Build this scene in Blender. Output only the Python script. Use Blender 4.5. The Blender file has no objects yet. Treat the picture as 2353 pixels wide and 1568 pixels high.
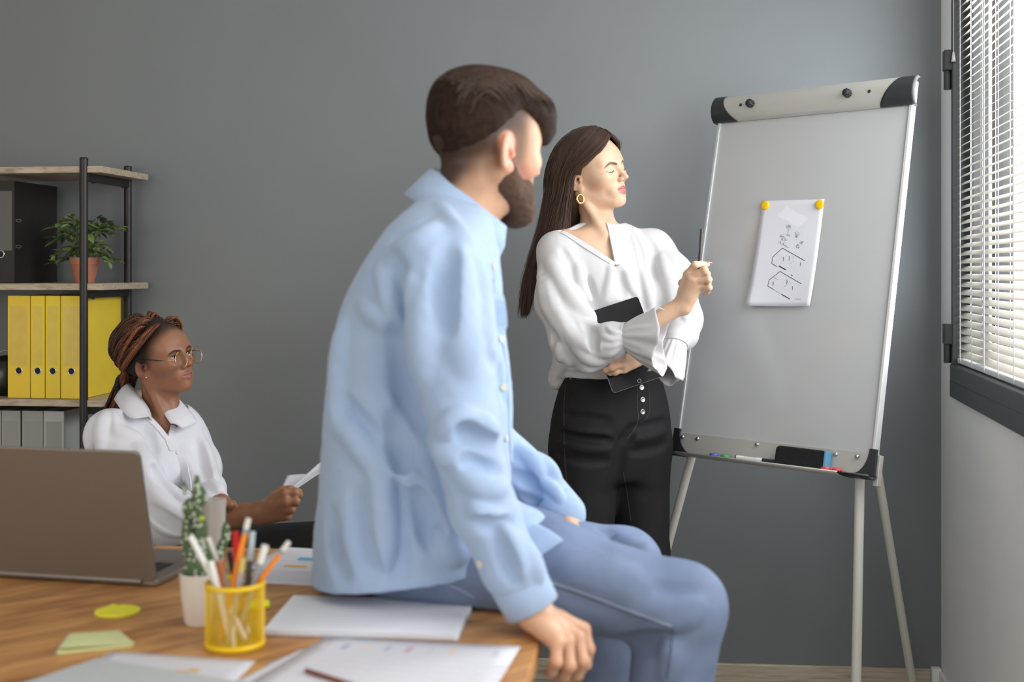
import bpy, bmesh, math, random
import numpy as np
from mathutils import Vector, Matrix
SC = bpy.context.scene
COL = SC.collection
random.seed(4); RNG = np.random.default_rng(7)

# ------------------------------------------------------------------ camera, world, lights, exposure
NEAR, BLIND, OUT, REAR = 40, 17, 42, 46                # watts of daylight through the windows
F, CX, HY, CAMZ = 2850.0, 1176.5, 620.0, 1.32          # focal length and horizon in pixels of the 2353x1568 frame
cam_d = bpy.data.cameras.new('camera'); cam = bpy.data.objects.new('camera', cam_d); COL.objects.link(cam)
cam.location = (0, 0, CAMZ); cam.rotation_euler = (math.pi/2, 0, 0)
cam_d.sensor_width = 36; cam_d.lens = F/2353*36
cam_d.shift_y = -(784-HY)/2353
cam_d.clip_start = .05; cam_d.clip_end = 200
cam_d.dof.use_dof = True; cam_d.dof.focus_distance = 3.42; cam_d.dof.aperture_fstop = 2.6
SC.camera = cam
SC.view_settings.view_transform = 'Standard'; SC.view_settings.look = 'None'
SC.view_settings.gamma = 1; SC.view_settings.use_curve_mapping = False
SC.view_settings.exposure = 0.2
world = bpy.data.worlds.new('overcast_sky'); SC.world = world; world.use_nodes = True
bg = world.node_tree.nodes['Background']; bg.inputs[0].default_value = (1, .985, .95, 1); bg.inputs[1].default_value = .85

def P(px, py, Y):                                       # a point of the place at depth Y
    return np.array([(px-CX)/F*Y, Y, CAMZ-(py-HY)/F*Y])
DESK_Z = .75
def D(px, py, z=DESK_Z):                                # a point on the horizontal plane z
    Y = F*(CAMZ-z)/(py-HY); return np.array([(px-CX)/F*Y, Y, z])

# right wall: X = RX0 + RXS*Y ; back wall: Y = BY0 - BYS*X
RX0, RXS, BY0, BYS = .693, .168, 4.01, .0875
def wall_frame(kind):
    if kind == 'r':
        d = Vector((RXS, 1, 0)).normalized(); n = Vector((-d.y, d.x, 0)); return Vector((RX0, 0, 0)), d, n
    d = Vector((1, -BYS, 0)).normalized(); n = Vector((d.y, -d.x, 0)); return Vector((0, BY0, 0)), d, n

def area(name, loc, direction, sx, sy, power, color):
    l = bpy.data.lights.new(name, 'AREA'); l.shape = 'RECTANGLE'; l.size = sx; l.size_y = sy; l.energy = power; l.color = color
    o = bpy.data.objects.new(name, l); COL.objects.link(o); o.location = loc
    o.rotation_euler = Vector(direction).to_track_quat('-Z', 'Z').to_euler(); return o
_o, _d, _n = wall_frame('r')
# daylight entering through the two openings of the right wall and through the window behind the camera
_c = _o + _d*1.1 + Vector((0, 0, 1.75)) - _n*.18
area('daylight_near_window', _c, _n, 1.9, 1.5, NEAR, (1, .985, .96))
_c = _o + _d*3.02 + Vector((0, 0, 1.72)) + _n*.035
area('daylight_blind_window', _c, _n, 1.25, 1.4, BLIND, (.88, .95, 1))
_c = _o + _d*3.02 + Vector((0, 0, 1.85)) - _n*.5
area('daylight_on_blind', _c, _n, 1.4, 1.6, OUT, (1, .99, .97))
area('daylight_rear_window', (-2.6, -2.24, 1.6), (.25, 1, 0), 3.2, 1.5, REAR, (1, .955, .89))

# ------------------------------------------------------------------ object helpers
def srgb(r, g, b):
    f = lambda c: (c/255/12.92 if c/255 <= .04045 else ((c/255+.055)/1.055)**2.4)
    return (f(r), f(g), f(b), 1)
def tag(o, label=None, cat=None, group=None, kind=None):
    if label: o['label'] = label
    if cat: o['category'] = cat
    if group: o['group'] = group
    if kind: o['kind'] = kind
    return o
def link(name, me, mat=None, parent=None):
    if mat is not None and not me.materials: me.materials.append(mat)
    o = bpy.data.objects.new(name, me); COL.objects.link(o)
    if parent is not None:
        o.parent = parent; o.matrix_parent_inverse = Matrix.Translation(-parent.location) if parent.type == 'EMPTY' and parent.parent is None and parent.rotation_euler.to_quaternion().angle < 1e-6 else Matrix()
    return o
def empty(name, loc, label, cat, group=None):
    o = bpy.data.objects.new(name, None); o.empty_display_size = .05; o.location = loc; COL.objects.link(o)
    return tag(o, label, cat, group)
def pydata(name, V, Fc, mat=None, parent=None, smooth=False):
    me = bpy.data.meshes.new(name); me.from_pydata([tuple(map(float, v)) for v in V], [], [tuple(map(int, f)) for f in Fc]); me.update()
    if smooth: me.shade_smooth()
    return link(name, me, mat, parent)
class MB:
    "collects shapes for ONE mesh, in world coordinates"
    def __init__(s): s.V = []; s.F = []
    def add(s, V, Fc):
        n = len(s.V); s.V += [tuple(map(float, v)) for v in V]; s.F += [tuple(i+n for i in f) for f in Fc]; return s
    def box(s, lo, hi, M=None):
        a, b = np.array(lo, float), np.array(hi, float)
        V = [((a, b)[i][0], (a, b)[j][1], (a, b)[k][2]) for i in (0, 1) for j in (0, 1) for k in (0, 1)]
        if M is not None: V = [tuple(M @ Vector(v)) for v in V]
        return s.add(V, [(0, 1, 3, 2), (4, 6, 7, 5), (0, 4, 5, 1), (2, 3, 7, 6), (0, 2, 6, 4), (1, 5, 7, 3)])
    def prism(s, poly, thick, M):          # polygon in local xy extruded to +z, placed by M
        n = len(poly)
        V = [tuple(M @ Vector((x, y, 0))) for x, y in poly] + [tuple(M @ Vector((x, y, thick))) for x, y in poly]
        return s.add(V, [tuple(range(n))[::-1], tuple(range(n, 2*n))] + [(i, (i+1) % n, (i+1) % n+n, i+n) for i in range(n)])
    def tube(s, pts, rad, n=8, cap=True):
        V, Fc = tube_mesh(np.array(pts, float), rad, n, cap); return s.add(V, Fc)
    def lathe(s, prof, M=None, n=32, cap=False):
        V = []; Fc = []; m = len(prof)
        for i in range(n):
            a = 2*math.pi*i/n
            for r, z in prof:
                v = Vector((r*math.cos(a), r*math.sin(a), z)); V.append(tuple(M @ v) if M is not None else tuple(v))
        for i in range(n):
            j = (i+1) % n
            for k in range(m-1): Fc.append((i*m+k, j*m+k, j*m+k+1, i*m+k+1))
        if cap: Fc.append(tuple(i*m for i in range(n))[::-1]); Fc.append(tuple(i*m+m-1 for i in range(n)))
        return s.add(V, Fc)
    def build(s, name, mat, parent=None, smooth=False, bevel=0, autosmooth=None):
        o = pydata(name, s.V, s.F, mat, parent, smooth)
        if bevel:
            m = o.modifiers.new('bevel', 'BEVEL'); m.width = bevel; m.segments = 2; m.limit_method = 'ANGLE'; m.angle_limit = .6
        if autosmooth is not None:
            o.data.shade_smooth()
            try: o.data.set_sharp_from_angle(angle=math.radians(autosmooth))
            except Exception: pass
        return o
def frames(pts):
    pts = np.asarray(pts, float); t = np.gradient(pts, axis=0); t /= np.linalg.norm(t, axis=1)[:, None]+1e-12
    N = np.zeros_like(pts); ref = np.array([0, 0, 1.]) if abs(t[0][2]) < .9 else np.array([1., 0, 0])
    n = ref-t[0]*ref.dot(t[0]); n /= np.linalg.norm(n)
    for i in range(len(pts)):
        n = n-t[i]*n.dot(t[i]); n /= np.linalg.norm(n)+1e-12; N[i] = n
    return t, N, np.cross(t, N)
def tube_mesh(pts, rad, n=8, cap=True):
    pts = np.asarray(pts, float); m = len(pts); rad = np.broadcast_to(np.asarray(rad, float), (m,))
    t, N, B = frames(pts); a = np.arange(n)*2*math.pi/n
    V = (pts[:, None, :]+rad[:, None, None]*(np.cos(a)[None, :, None]*N[:, None, :]+np.sin(a)[None, :, None]*B[:, None, :])).reshape(-1, 3)
    Fc = [(i*n+k, i*n+(k+1) % n, (i+1)*n+(k+1) % n, (i+1)*n+k) for i in range(m-1) for k in range(n)]
    if cap: Fc += [tuple(range(n))[::-1], tuple(range((m-1)*n, m*n))]
    return [tuple(v) for v in V], Fc
def smooth_path(ctrl, n=24):
    c = np.asarray(ctrl, float); m = len(c)
    if m < 3: return np.array([c[0]+(c[-1]-c[0])*u for u in np.linspace(0, 1, n)])
    e = np.vstack([2*c[0]-c[1], c, 2*c[-1]-c[-2]]); u = np.linspace(0, m-1-1e-9, n); i = u.astype(int); f = (u-i)[:, None]
    p0, p1, p2, p3 = e[i], e[i+1], e[i+2], e[i+3]
    return .5*((2*p1)+(-p0+p2)*f+(2*p0-5*p1+4*p2-p3)*f*f+(-p0+3*p1-3*p2+p3)*f**3)
def basis(x, y, z, o=(0, 0, 0)):
    return Matrix(((x[0], y[0], z[0], o[0]), (x[1], y[1], z[1], o[1]), (x[2], y[2], z[2], o[2]), (0, 0, 0, 1)))
def orient(o, zdir, xhint=(1, 0, 0)):
    z = Vector(zdir).normalized(); x = Vector(xhint); x = (x-z*x.dot(z)).normalized(); y = z.cross(x); return basis(x, y, z, o)

# ------------------------------------------------------------------ materials
class NT:
    def __init__(s, name):
        s.m = bpy.data.materials.new(name); s.m.use_nodes = True; s.t = s.m.node_tree; s.n = s.t.nodes; s.l = s.t.links
        s.b = s.n['Principled BSDF']
    def node(s, typ, **kw):
        nd = s.n.new(typ)
        for k, v in kw.items():
            if k in nd.inputs: nd.inputs[k].default_value = v
            else: setattr(nd, k, v)
        return nd
    def lk(s, a, b): s.l.new(a, b)
    def coords(s, scale=(1, 1, 1), rot=(0, 0, 0), kind='Object'):
        tc = s.node('ShaderNodeTexCoord'); r0 = s.node('ShaderNodeMapping'); r0.inputs['Rotation'].default_value = rot; mp = s.node('ShaderNodeMapping'); mp.inputs['Scale'].default_value = scale
        s.lk(tc.outputs[kind], r0.inputs['Vector']); s.lk(r0.outputs['Vector'], mp.inputs['Vector']); return mp.outputs['Vector']
    def ramp(s, fac, stops):
        r = s.node('ShaderNodeValToRGB'); s.lk(fac, r.inputs[0]); e = r.color_ramp.elements
        while len(e) < len(stops): e.new(.5)
        for el, (p, c) in zip(e, stops): el.position = p; el.color = c
        return r.outputs[0]
def mat(name, c, rough=.6, metal=0, var=.0, vscale=8, bump=0, bscale=200, sss=0, spec=.5, coat=0, trans=0, sheen=0, attr=False, stretch=(1, 1, 1)):
    t = NT(name); b = t.b; b.inputs['Roughness'].default_value = rough; b.inputs['Metallic'].default_value = metal
    b.inputs['Specular IOR Level'].default_value = spec
    base = None
    if attr:
        a = t.node('ShaderNodeAttribute', attribute_name='Col'); base = a.outputs['Color']
    if var:
        nz = t.node('ShaderNodeTexNoise'); nz.inputs['Scale'].default_value = vscale; nz.inputs['Detail'].default_value = 5
        t.lk(t.coords(stretch), nz.inputs['Vector'])
        mr = t.node('ShaderNodeMapRange'); mr.inputs[3].default_value = 1-var; mr.inputs[4].default_value = 1+var
        mr.inputs[1].default_value = .25; mr.inputs[2].default_value = .75
        t.lk(nz.outputs[0], mr.inputs[0])
        vm = t.node('ShaderNodeVectorMath', operation='SCALE'); t.lk(mr.outputs[0], vm.inputs['Scale'])
        if base is not None: t.lk(base, vm.inputs[0])
        else: vm.inputs[0].default_value = c[:3]
        base = vm.outputs[0]
    if base is not None: t.lk(base, b.inputs['Base Color'])
    else: b.inputs['Base Color'].default_value = c
    if bump:
        nz = t.node('ShaderNodeTexNoise'); nz.inputs['Scale'].default_value = bscale; nz.inputs['Detail'].default_value = 4
        t.lk(t.coords(stretch), nz.inputs['Vector'])
        bp = t.node('ShaderNodeBump'); bp.inputs['Strength'].default_value = bump; bp.inputs['Distance'].default_value = .002
        t.lk(nz.outputs[0], bp.inputs['Height']); t.lk(bp.outputs[0], b.inputs['Normal'])
    if sss:
        b.inputs['Subsurface Weight'].default_value = sss; b.inputs['Subsurface Radius'].default_value = (1, .35, .2); b.inputs['Subsurface Scale'].default_value = .008
    if coat: b.inputs['Coat Weight'].default_value = coat; b.inputs['Coat Roughness'].default_value = .15
    if trans: b.inputs['Transmission Weight'].default_value = trans
    if sheen: b.inputs['Sheen Weight'].default_value = sheen; b.inputs['Sheen Roughness'].default_value = .6
    return t.m
def wood(name, cols, scale, rough=.45, rot=(0, 0, 0), stretch=(1, 12, 12), plank=0, bump=.05):
    t = NT(name); v = t.coords(stretch, rot)
    n1 = t.node('ShaderNodeTexNoise'); n1.inputs['Scale'].default_value = scale; n1.inputs['Detail'].default_value = 6; n1.inputs['Distortion'].default_value = .8
    t.lk(v, n1.inputs['Vector']); fac = n1.outputs[0]
    if plank:
        v2 = t.coords((1, 1, 1), rot); br = t.node('ShaderNodeTexBrick'); br.inputs['Scale'].default_value = 1
        br.inputs['Brick Width'].default_value = plank*9; br.inputs['Row Height'].default_value = plank; br.inputs['Mortar Size'].default_value = .0
        br.inputs['Color1'].default_value = (0, 0, 0, 1); br.inputs['Color2'].default_value = (1, 1, 1, 1); br.inputs['Bias'].default_value = 0
        t.lk(v2, br.inputs['Vector'])
        mx = t.node('ShaderNodeMix'); mx.inputs[0].default_value = .32; t.lk(fac, mx.inputs[2]); t.lk(br.outputs[0], mx.inputs[3]); fac = mx.outputs[0]
    c = t.ramp(fac, [(.3+.1*i*2.2, k) for i, k in enumerate(cols)]); t.lk(c, t.b.inputs['Base Color']); t.b.inputs['Roughness'].default_value = rough
    if bump:
        bp = t.node('ShaderNodeBump'); bp.inputs['Strength'].default_value = bump; bp.inputs['Distance'].default_value = .002
        t.lk(n1.outputs[0], bp.inputs['Height']); t.lk(bp.outputs[0], t.b.inputs['Normal'])
    return t.m

# ------------------------------------------------------------------ implicit surfaces (people, garments, soft shapes)
class Prim:
    k = .01; op = 'u'
    def dist(s, p): raise NotImplementedError
class Cap(Prim):
    def __init__(s, a, b, ra, rb=None, k=.01, op='u'):
        s.a = np.array(a, float); s.b = np.array(b, float); s.ra = ra; s.rb = ra if rb is None else rb; s.k = k; s.op = op
        m = max(s.ra, s.rb); s.lo = np.minimum(s.a, s.b)-m; s.hi = np.maximum(s.a, s.b)+m
    def dist(s, p):
        ab = (s.b-s.a).astype(p.dtype); L = float(ab.dot(ab))+1e-12; q = p-s.a.astype(p.dtype)
        t = np.minimum(np.maximum((q@ab)/L, 0), 1); q = q-t[:, None]*ab
        return np.sqrt(np.einsum('ij,ij->i', q, q))-(s.ra+(s.rb-s.ra)*t)
class Ell(Prim):
    def __init__(s, c, r, R=None, k=.01, op='u'):
        s.c = np.array(c, float); s.r = np.array(r if np.ndim(r) else (r, r, r), float); s.R = np.eye(3) if R is None else np.array(R, float); s.k = k; s.op = op
        e = np.sqrt(((s.R*s.r)**2).sum(1)); s.lo = s.c-e; s.hi = s.c+e
    def dist(s, p):
        q = (p-s.c.astype(p.dtype))@s.R.astype(p.dtype); a = q/s.r.astype(p.dtype); k0 = np.sqrt((a*a).sum(1)); b = a/s.r.astype(p.dtype); k1 = np.sqrt((b*b).sum(1))+1e-9
        return k0*(k0-1)/k1
class RBox(Prim):
    def __init__(s, c, h, r=.005, R=None, k=.005, op='u'):
        s.c = np.array(c, float); s.h = np.array(h, float)-r; s.r = r; s.R = np.eye(3) if R is None else np.array(R, float); s.k = k; s.op = op
        e = np.abs(s.R)@(s.h+r); s.lo = s.c-e; s.hi = s.c+e
    def dist(s, p):
        q = np.abs((p-s.c)@s.R)-s.h
        return np.sqrt((np.maximum(q, 0)**2).sum(1))+np.minimum(q.max(1), 0)-s.r
class Loft(Prim):
    "stack of ellipses along +Z: sections (z, cx, cy, r1, r2), r1 along direction ang, cubic between them"
    def __init__(s, secs, ang=0, k=.02, op='u', n=2.3, roundcap=.02, angs=None):
        S = smooth_path(np.array(sorted(secs), float), 90); o = np.argsort(S[:, 0]); s.S = S[o]; s.k = k; s.op = op; s.n = n; s.rc = roundcap
        s.ang = np.full(90, ang) if angs is None else np.interp(s.S[:, 0], [a[0] for a in angs], [a[1] for a in angs])
        m = s.S[:, 3:5].max(1)
        s.lo = np.array([(s.S[:, 1]-m).min(), (s.S[:, 2]-m).min(), s.S[0, 0]]); s.hi = np.array([(s.S[:, 1]+m).max(), (s.S[:, 2]+m).max(), s.S[-1, 0]])
    def dist(s, p):
        z = p[:, 2]; S = s.S; f = lambda j: np.interp(z, S[:, 0], S[:, j])
        x = p[:, 0]-f(1); y = p[:, 1]-f(2); r1 = f(3); r2 = f(4); an = np.interp(z, S[:, 0], s.ang); c, sn = np.cos(an), np.sin(an)
        u = (x*c+y*sn)/r1; v = (-x*sn+y*c)/r2
        k0 = (np.abs(u)**s.n+np.abs(v)**s.n)**(1/s.n)+1e-9; k1 = np.sqrt((u/r1)**2+(v/r2)**2)+1e-9; k2 = np.sqrt(u*u+v*v)+1e-9
        d = k2*(k0-1)/k1*.95
        e = np.maximum(S[0, 0]-z, z-S[-1, 0]); h = np.clip(.5+.5*(d-e)/s.rc, 0, 1)
        return e+(d-e)*h+s.rc*h*(1-h)
class Half(Prim):
    "half space below the plane through c with normal n (use with op 's' to cut, 'i' to keep)"
    def __init__(s, c, n, k=.004, op='s', lo=(-9, -9, -9), hi=(9, 9, 9)):
        s.c = np.array(c, float); s.nn = np.array(n, float); s.nn /= np.linalg.norm(s.nn); s.k = k; s.op = op; s.lo = np.array(lo, float); s.hi = np.array(hi, float)
    def dist(s, p):
        d = (p-s.c)@s.nn
        if s.lo[0] > -9: d = np.maximum(d, np.maximum(s.lo-p, p-s.hi).max(1))
        return d
class Disp(Prim):
    "adds f(p) to the distance (wrinkles); always local to its box"
    op = 'd'
    def __init__(s, f, lo, hi): s.f = f; s.lo = np.array(lo, float); s.hi = np.array(hi, float); s.k = .02
class Group(Prim):
    "a list of primitives evaluated as one"
    def __init__(s, prims, k=.01, op='u'):
        s.P = prims; s.k = k; s.op = op
        s.lo = np.min([q.lo for q in prims if q.op == 'u'], 0); s.hi = np.max([q.hi for q in prims if q.op == 'u'], 0)
    def dist(s, p): return ev(s.P, p)
def ev(prims, p, d=None):
    for q in prims:
        if q.op == 'd':
            if d is not None:
                w = np.all((p > q.lo) & (p < q.hi), axis=1)
                if w.any(): d = d.copy(); d[w] += q.f(p[w])
            continue
        e = q.dist(p)
        if d is None:
            if q.op == 'u': d = e
            continue
        k = q.k
        if q.op == 'u':
            h = np.minimum(np.maximum(.5+.5*(d-e)/k, 0), 1); d = d+(e-d)*h-k*h*(1-h)
        elif q.op == 's':
            h = np.minimum(np.maximum(.5-.5*(d+e)/k, 0), 1); d = d+(-e-d)*h+k*h*(1-h)
        else:
            h = np.minimum(np.maximum(.5-.5*(d-e)/k, 0), 1); d = d+(e-d)*h+k*h*(1-h)
    return np.full(len(p), 9.) if d is None else d
def grad(prims, p, e=.0015):
    g = np.stack([ev(prims, p+np.eye(3)[i]*e)-ev(prims, p-np.eye(3)[i]*e) for i in range(3)], 1)
    return g/(np.linalg.norm(g, axis=1)[:, None]+1e-12)
def hit(prims, px, t0=1.2, t1=4.5):
    "where the view rays through photo pixels meet the surface: (points, outward normals)"
    px = np.asarray(px, float).reshape(-1, 2)
    dr = np.stack([(px[:, 0]-CX)/F, np.ones(len(px)), -(px[:, 1]-HY)/F], 1); L = np.linalg.norm(dr, axis=1)
    t = np.full(len(px), t0); o = np.array([0, 0, CAMZ])
    for _ in range(90):
        t = np.minimum(t+np.clip(ev(prims, o+dr*t[:, None])*.75/L, -.05, .3), t1)
    p = o+dr*t[:, None]; return p, grad(prims, p), t < t1-.01
def march(prims, o, dr, reach, steps=60):
    "walk from points o along unit directions dr to the surface"
    t = np.zeros(len(o))
    for _ in range(steps): t = np.minimum(t+np.clip(ev(prims, o+dr*t[:, None])*.75, -.03, .2), reach)
    p = o+dr*t[:, None]; return p, grad(prims, p), t < reach-.001
def folds(prims, specs):
    "ridges / valleys along photo polylines, laid on the garment: (pixels, radius, height); height < 0 is a valley"
    out = []; cs = [smooth_path(np.array([(a, b, 0) for a, b in pts], float), max(4, 4*len(pts)))[:, :2] for pts, r, h in specs]
    PP, NN, OK = hit(prims, np.vstack(cs)); q = 0
    for (pts, r, h), c in zip(specs, cs):
        m = len(c); p, n, ok = PP[q:q+m], NN[q:q+m], OK[q:q+m]; q += m; sg = 1 if h > 0 else -1; hh = h*.95 if h > 0 else -h*.7
        for i in range(m-1):
            if not (ok[i] and ok[i+1]) or np.linalg.norm(p[i]-p[i+1]) > .09: continue
            w0 = math.sin(math.pi*(i+.35)/(m-.3)); w1 = math.sin(math.pi*(i+1.35)/(m-.3))
            r0, r1 = r*(.55+.45*w0), r*(.55+.45*w1)
            a = p[i]-sg*n[i]*(r0-hh*w0); b = p[i+1]-sg*n[i+1]*(r1-hh*w1)
            out.append(Cap(a, b, r0, r1, k=r*1.5 if sg > 0 else r*1.7, op='u' if sg > 0 else 's'))
    return out
def mesh_sdf(prims, h, lo=None, hi=None, pad=.02):
    "surface nets on a block-sparse grid; returns vertices, quads"
    us = [q for q in prims if q.op == 'u']
    lo = np.min([q.lo for q in us], 0)-pad if lo is None else np.array(lo, float); hi = np.max([q.hi for q in us], 0)+pad if hi is None else np.array(hi, float)
    B = 14; nb = np.ceil((hi-lo)/h/B).astype(int); n = nb*B+1
    G = np.empty(n, np.float32); R = B*h*math.sqrt(3)/2
    idx = np.stack(np.meshgrid(*[np.arange(k) for k in nb], indexing='ij'), -1).reshape(-1, 3)
    cen = lo+(idx+.5)*B*h; dc = ev(prims, cen)
    off = np.stack(np.meshgrid(*[np.arange(B+1)]*3, indexing='ij'), -1).reshape(-1, 3)*h
    LO = np.array([q.lo for q in prims]); HI = np.array([q.hi for q in prims]); KK = (np.array([q.k for q in prims])+3*h+.004)**2
    for (i, j, k), c, d0 in zip(idx, cen, dc):
        sl = (slice(i*B, i*B+B+1), slice(j*B, j*B+B+1), slice(k*B, k*B+B+1))
        if abs(d0) > R*1.6+.035: G[sl] = d0; continue
        a = lo+np.array([i, j, k])*B*h; b = a+B*h
        gap = np.maximum(np.maximum(LO-b, a-HI), 0); act = [prims[x] for x in np.nonzero((gap*gap).sum(1) <= KK)[0]]
        if not any(q.op == 'u' for q in act): G[sl] = max(abs(d0), h); continue
        G[sl] = ev(act, (a+off).astype(np.float32)).reshape(B+1, B+1, B+1)
    ins = G < 0
    c8 = [ins[x:n[0]-1+x, y:n[1]-1+y, z:n[2]-1+z] for x in (0, 1) for y in (0, 1) for z in (0, 1)]
    anyi = c8[0].copy(); alli = c8[0].copy()
    for c in c8[1:]: anyi |= c; alli &= c
    cells = np.argwhere(anyi & ~alli)
    if not len(cells): return np.zeros((0, 3)), np.zeros((0, 4), int)
    ci, cj, ck = cells.T; vals = {}
    for x in (0, 1):
        for y in (0, 1):
            for z in (0, 1): vals[x, y, z] = G[ci+x, cj+y, ck+z].astype(float)
    acc = np.zeros((len(cells), 3)); cnt = np.zeros(len(cells))
    for ax in range(3):
        o1, o2 = [a for a in range(3) if a != ax]
        for u in (0, 1):
            for v in (0, 1):
                a = [0, 0, 0]; a[o1] = u; a[o2] = v; b = a.copy(); b[ax] = 1
                va, vb = vals[tuple(a)], vals[tuple(b)]; w = (va < 0) != (vb < 0)
                t = va/(va-vb+1e-20); pt = np.zeros((len(cells), 3)); pt[:, o1] = u; pt[:, o2] = v; pt[:, ax] = t
                acc[w] += pt[w]; cnt[w] += 1
    V = lo+(cells+acc/cnt[:, None])*h
    ids = -np.ones(np.array(n)-1, np.int32); ids[ci, cj, ck] = np.arange(len(cells))
    Q = []
    for ax in range(3):
        o1, o2 = [(1, 2), (2, 0), (0, 1)][ax]
        s0 = [slice(1, n[a]-1) for a in range(3)]; s1 = list(s0); s0[ax] = slice(0, n[ax]-1); s1[ax] = slice(1, n[ax])
        A = ins[tuple(s0)]; Bv = ins[tuple(s1)]; e = np.argwhere(A != Bv)
        if not len(e): continue
        fl = A[tuple(e.T)]; base = e.copy()
        for a in range(3):
            if a != ax: base[:, a] += 1
        def cid(d1, d2):
            q = base.copy(); q[:, o1] -= d1; q[:, o2] -= d2; return ids[tuple(q.T)]
        quad = np.stack([cid(1, 1), cid(0, 1), cid(0, 0), cid(1, 0)], 1)
        quad[~fl] = quad[~fl][:, ::-1]; Q.append(quad)
    Q = np.vstack(Q); Q = Q[(Q >= 0).all(1)]
    return V, Q
def mesh_np(name, V, Q, mat, parent=None, colors=None, smooth=True):
    V = np.asarray(V, np.float32); Q = np.asarray(Q, np.int32); me = bpy.data.meshes.new(name); k = Q.shape[1]
    me.vertices.add(len(V)); me.vertices.foreach_set('co', V.ravel())
    me.loops.add(Q.size); me.loops.foreach_set('vertex_index', Q.ravel())
    me.polygons.add(len(Q)); me.polygons.foreach_set('loop_start', np.arange(0, Q.size, k, dtype=np.int32)); me.polygons.foreach_set('loop_total', np.full(len(Q), k, np.int32))
    me.update(calc_edges=True); me.validate()
    if smooth: me.shade_smooth()
    if colors is not None:
        at = me.color_attributes.new('Col', 'FLOAT_COLOR', 'POINT'); c = np.ones((len(V), 4), np.float32); c[:, :3] = colors; at.data.foreach_set('color', c.ravel())
    return link(name, me, mat, parent)
def sdf_obj(name, prims, h, mat, parent=None, color=None, fine=(), lo=None, hi=None):
    "one mesh of an implicit surface; boxes in fine = (lo, hi, h) are meshed with smaller cells"
    V, Q = mesh_sdf(prims, h, lo, hi); cen = V[Q].mean(1); keep = np.ones(len(Q), bool); parts = []
    for flo, fhi, fh in fine:
        flo, fhi = np.array(flo, float), np.array(fhi, float)
        keep &= ~np.all((cen > flo+h) & (cen < fhi-h), axis=1)
        v, q = mesh_sdf(prims, fh, flo-2*fh, fhi+2*fh); c = v[q].mean(1); parts.append((v, q[np.all((c > flo) & (c < fhi), axis=1)]))
    VV = [V]; QQ = [Q[keep]]; m = len(V)
    for v, q in parts: VV.append(v); QQ.append(q+m); m += len(v)
    V = np.vstack(VV); Q = np.vstack(QQ); used = np.unique(Q); re = np.zeros(len(V), int); re[used] = np.arange(len(used)); V = V[used]; Q = re[Q]
    return mesh_np(name, V, Q, mat, parent, color(V) if color is not None else None)
def paint(base, layers):
    "colour of the thing itself by region: layers of (primitives or prim, colour, softness, offset)"
    def f(V):
        c = np.tile(np.array(base[:3], float), (len(V), 1))
        for pr, cl, soft, off in layers:
            d = ev(pr if isinstance(pr, list) else [pr], V)-off; w = np.clip(.5-d/soft, 0, 1); w = w*w*(3-2*w)
            a = cl[3] if len(cl) > 3 else 1
            c = c*(1-(w*a)[:, None])+np.array(cl[:3])*(w*a)[:, None]
        return c
    return f
def strands(name, paths, r0, r1, mat, parent, n=3):
    "many thin tapered hairs as one mesh; paths: array (count, points, 3)"
    Pt = np.asarray(paths, float); c, m, _ = Pt.shape
    t = np.gradient(Pt, axis=1); t /= np.linalg.norm(t, axis=2)[..., None]+1e-12
    ref = np.array([.31, .87, .38]); N = np.cross(t, ref); N /= np.linalg.norm(N, axis=2)[..., None]+1e-9; B = np.cross(t, N)
    u = np.linspace(0, 1, m); r = (r0+(r1-r0)*u**2)[None, :, None, None]; a = np.arange(n)*2*math.pi/n
    V = Pt[:, :, None, :]+r*(np.cos(a)[None, None, :, None]*N[:, :, None, :]+np.sin(a)[None, None, :, None]*B[:, :, None, :])
    V = V.reshape(-1, 3); i = np.arange(m-1)[:, None]; k = np.arange(n)[None, :]
    q = np.stack([i*n+k, i*n+(k+1) % n, (i+1)*n+(k+1) % n, (i+1)*n+k], -1).reshape(-1, 4)
    Q = (q[None]+(np.arange(c)*m*n)[:, None, None]).reshape(-1, 4)
    return mesh_np(name, V, Q, mat, parent)
# ------------------------------------------------------------------ the room
M = {}
M['wall_grey'] = mat('grey_wall_paint', srgb(125, 129, 132), .62, var=.03, vscale=3, bump=.12, bscale=260, spec=.35)
M['wall_white'] = mat('white_wall_paint', srgb(246, 246, 244), .6, var=.02, vscale=4, bump=.3, bscale=90)
M['ceiling'] = mat('ceiling_paint', srgb(236, 235, 232), .8)
M['floor'] = wood('grey_laminate_floor', [srgb(142, 134, 124), srgb(180, 172, 160), srgb(202, 194, 182)], 3, rough=.4, stretch=(1, 10, 1), plank=.19)
M['baseboard'] = wood('pale_oak_baseboard', [srgb(164, 150, 130), srgb(200, 188, 168), srgb(214, 204, 186)], 6, stretch=(1, 1, 16), bump=.05)
M['pvc'] = mat('anthracite_window_frame', srgb(74, 77, 80), .45, var=.04, vscale=20)
M['hinge'] = mat('dark_hinge_plastic', srgb(50, 51, 52), .4)

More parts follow.
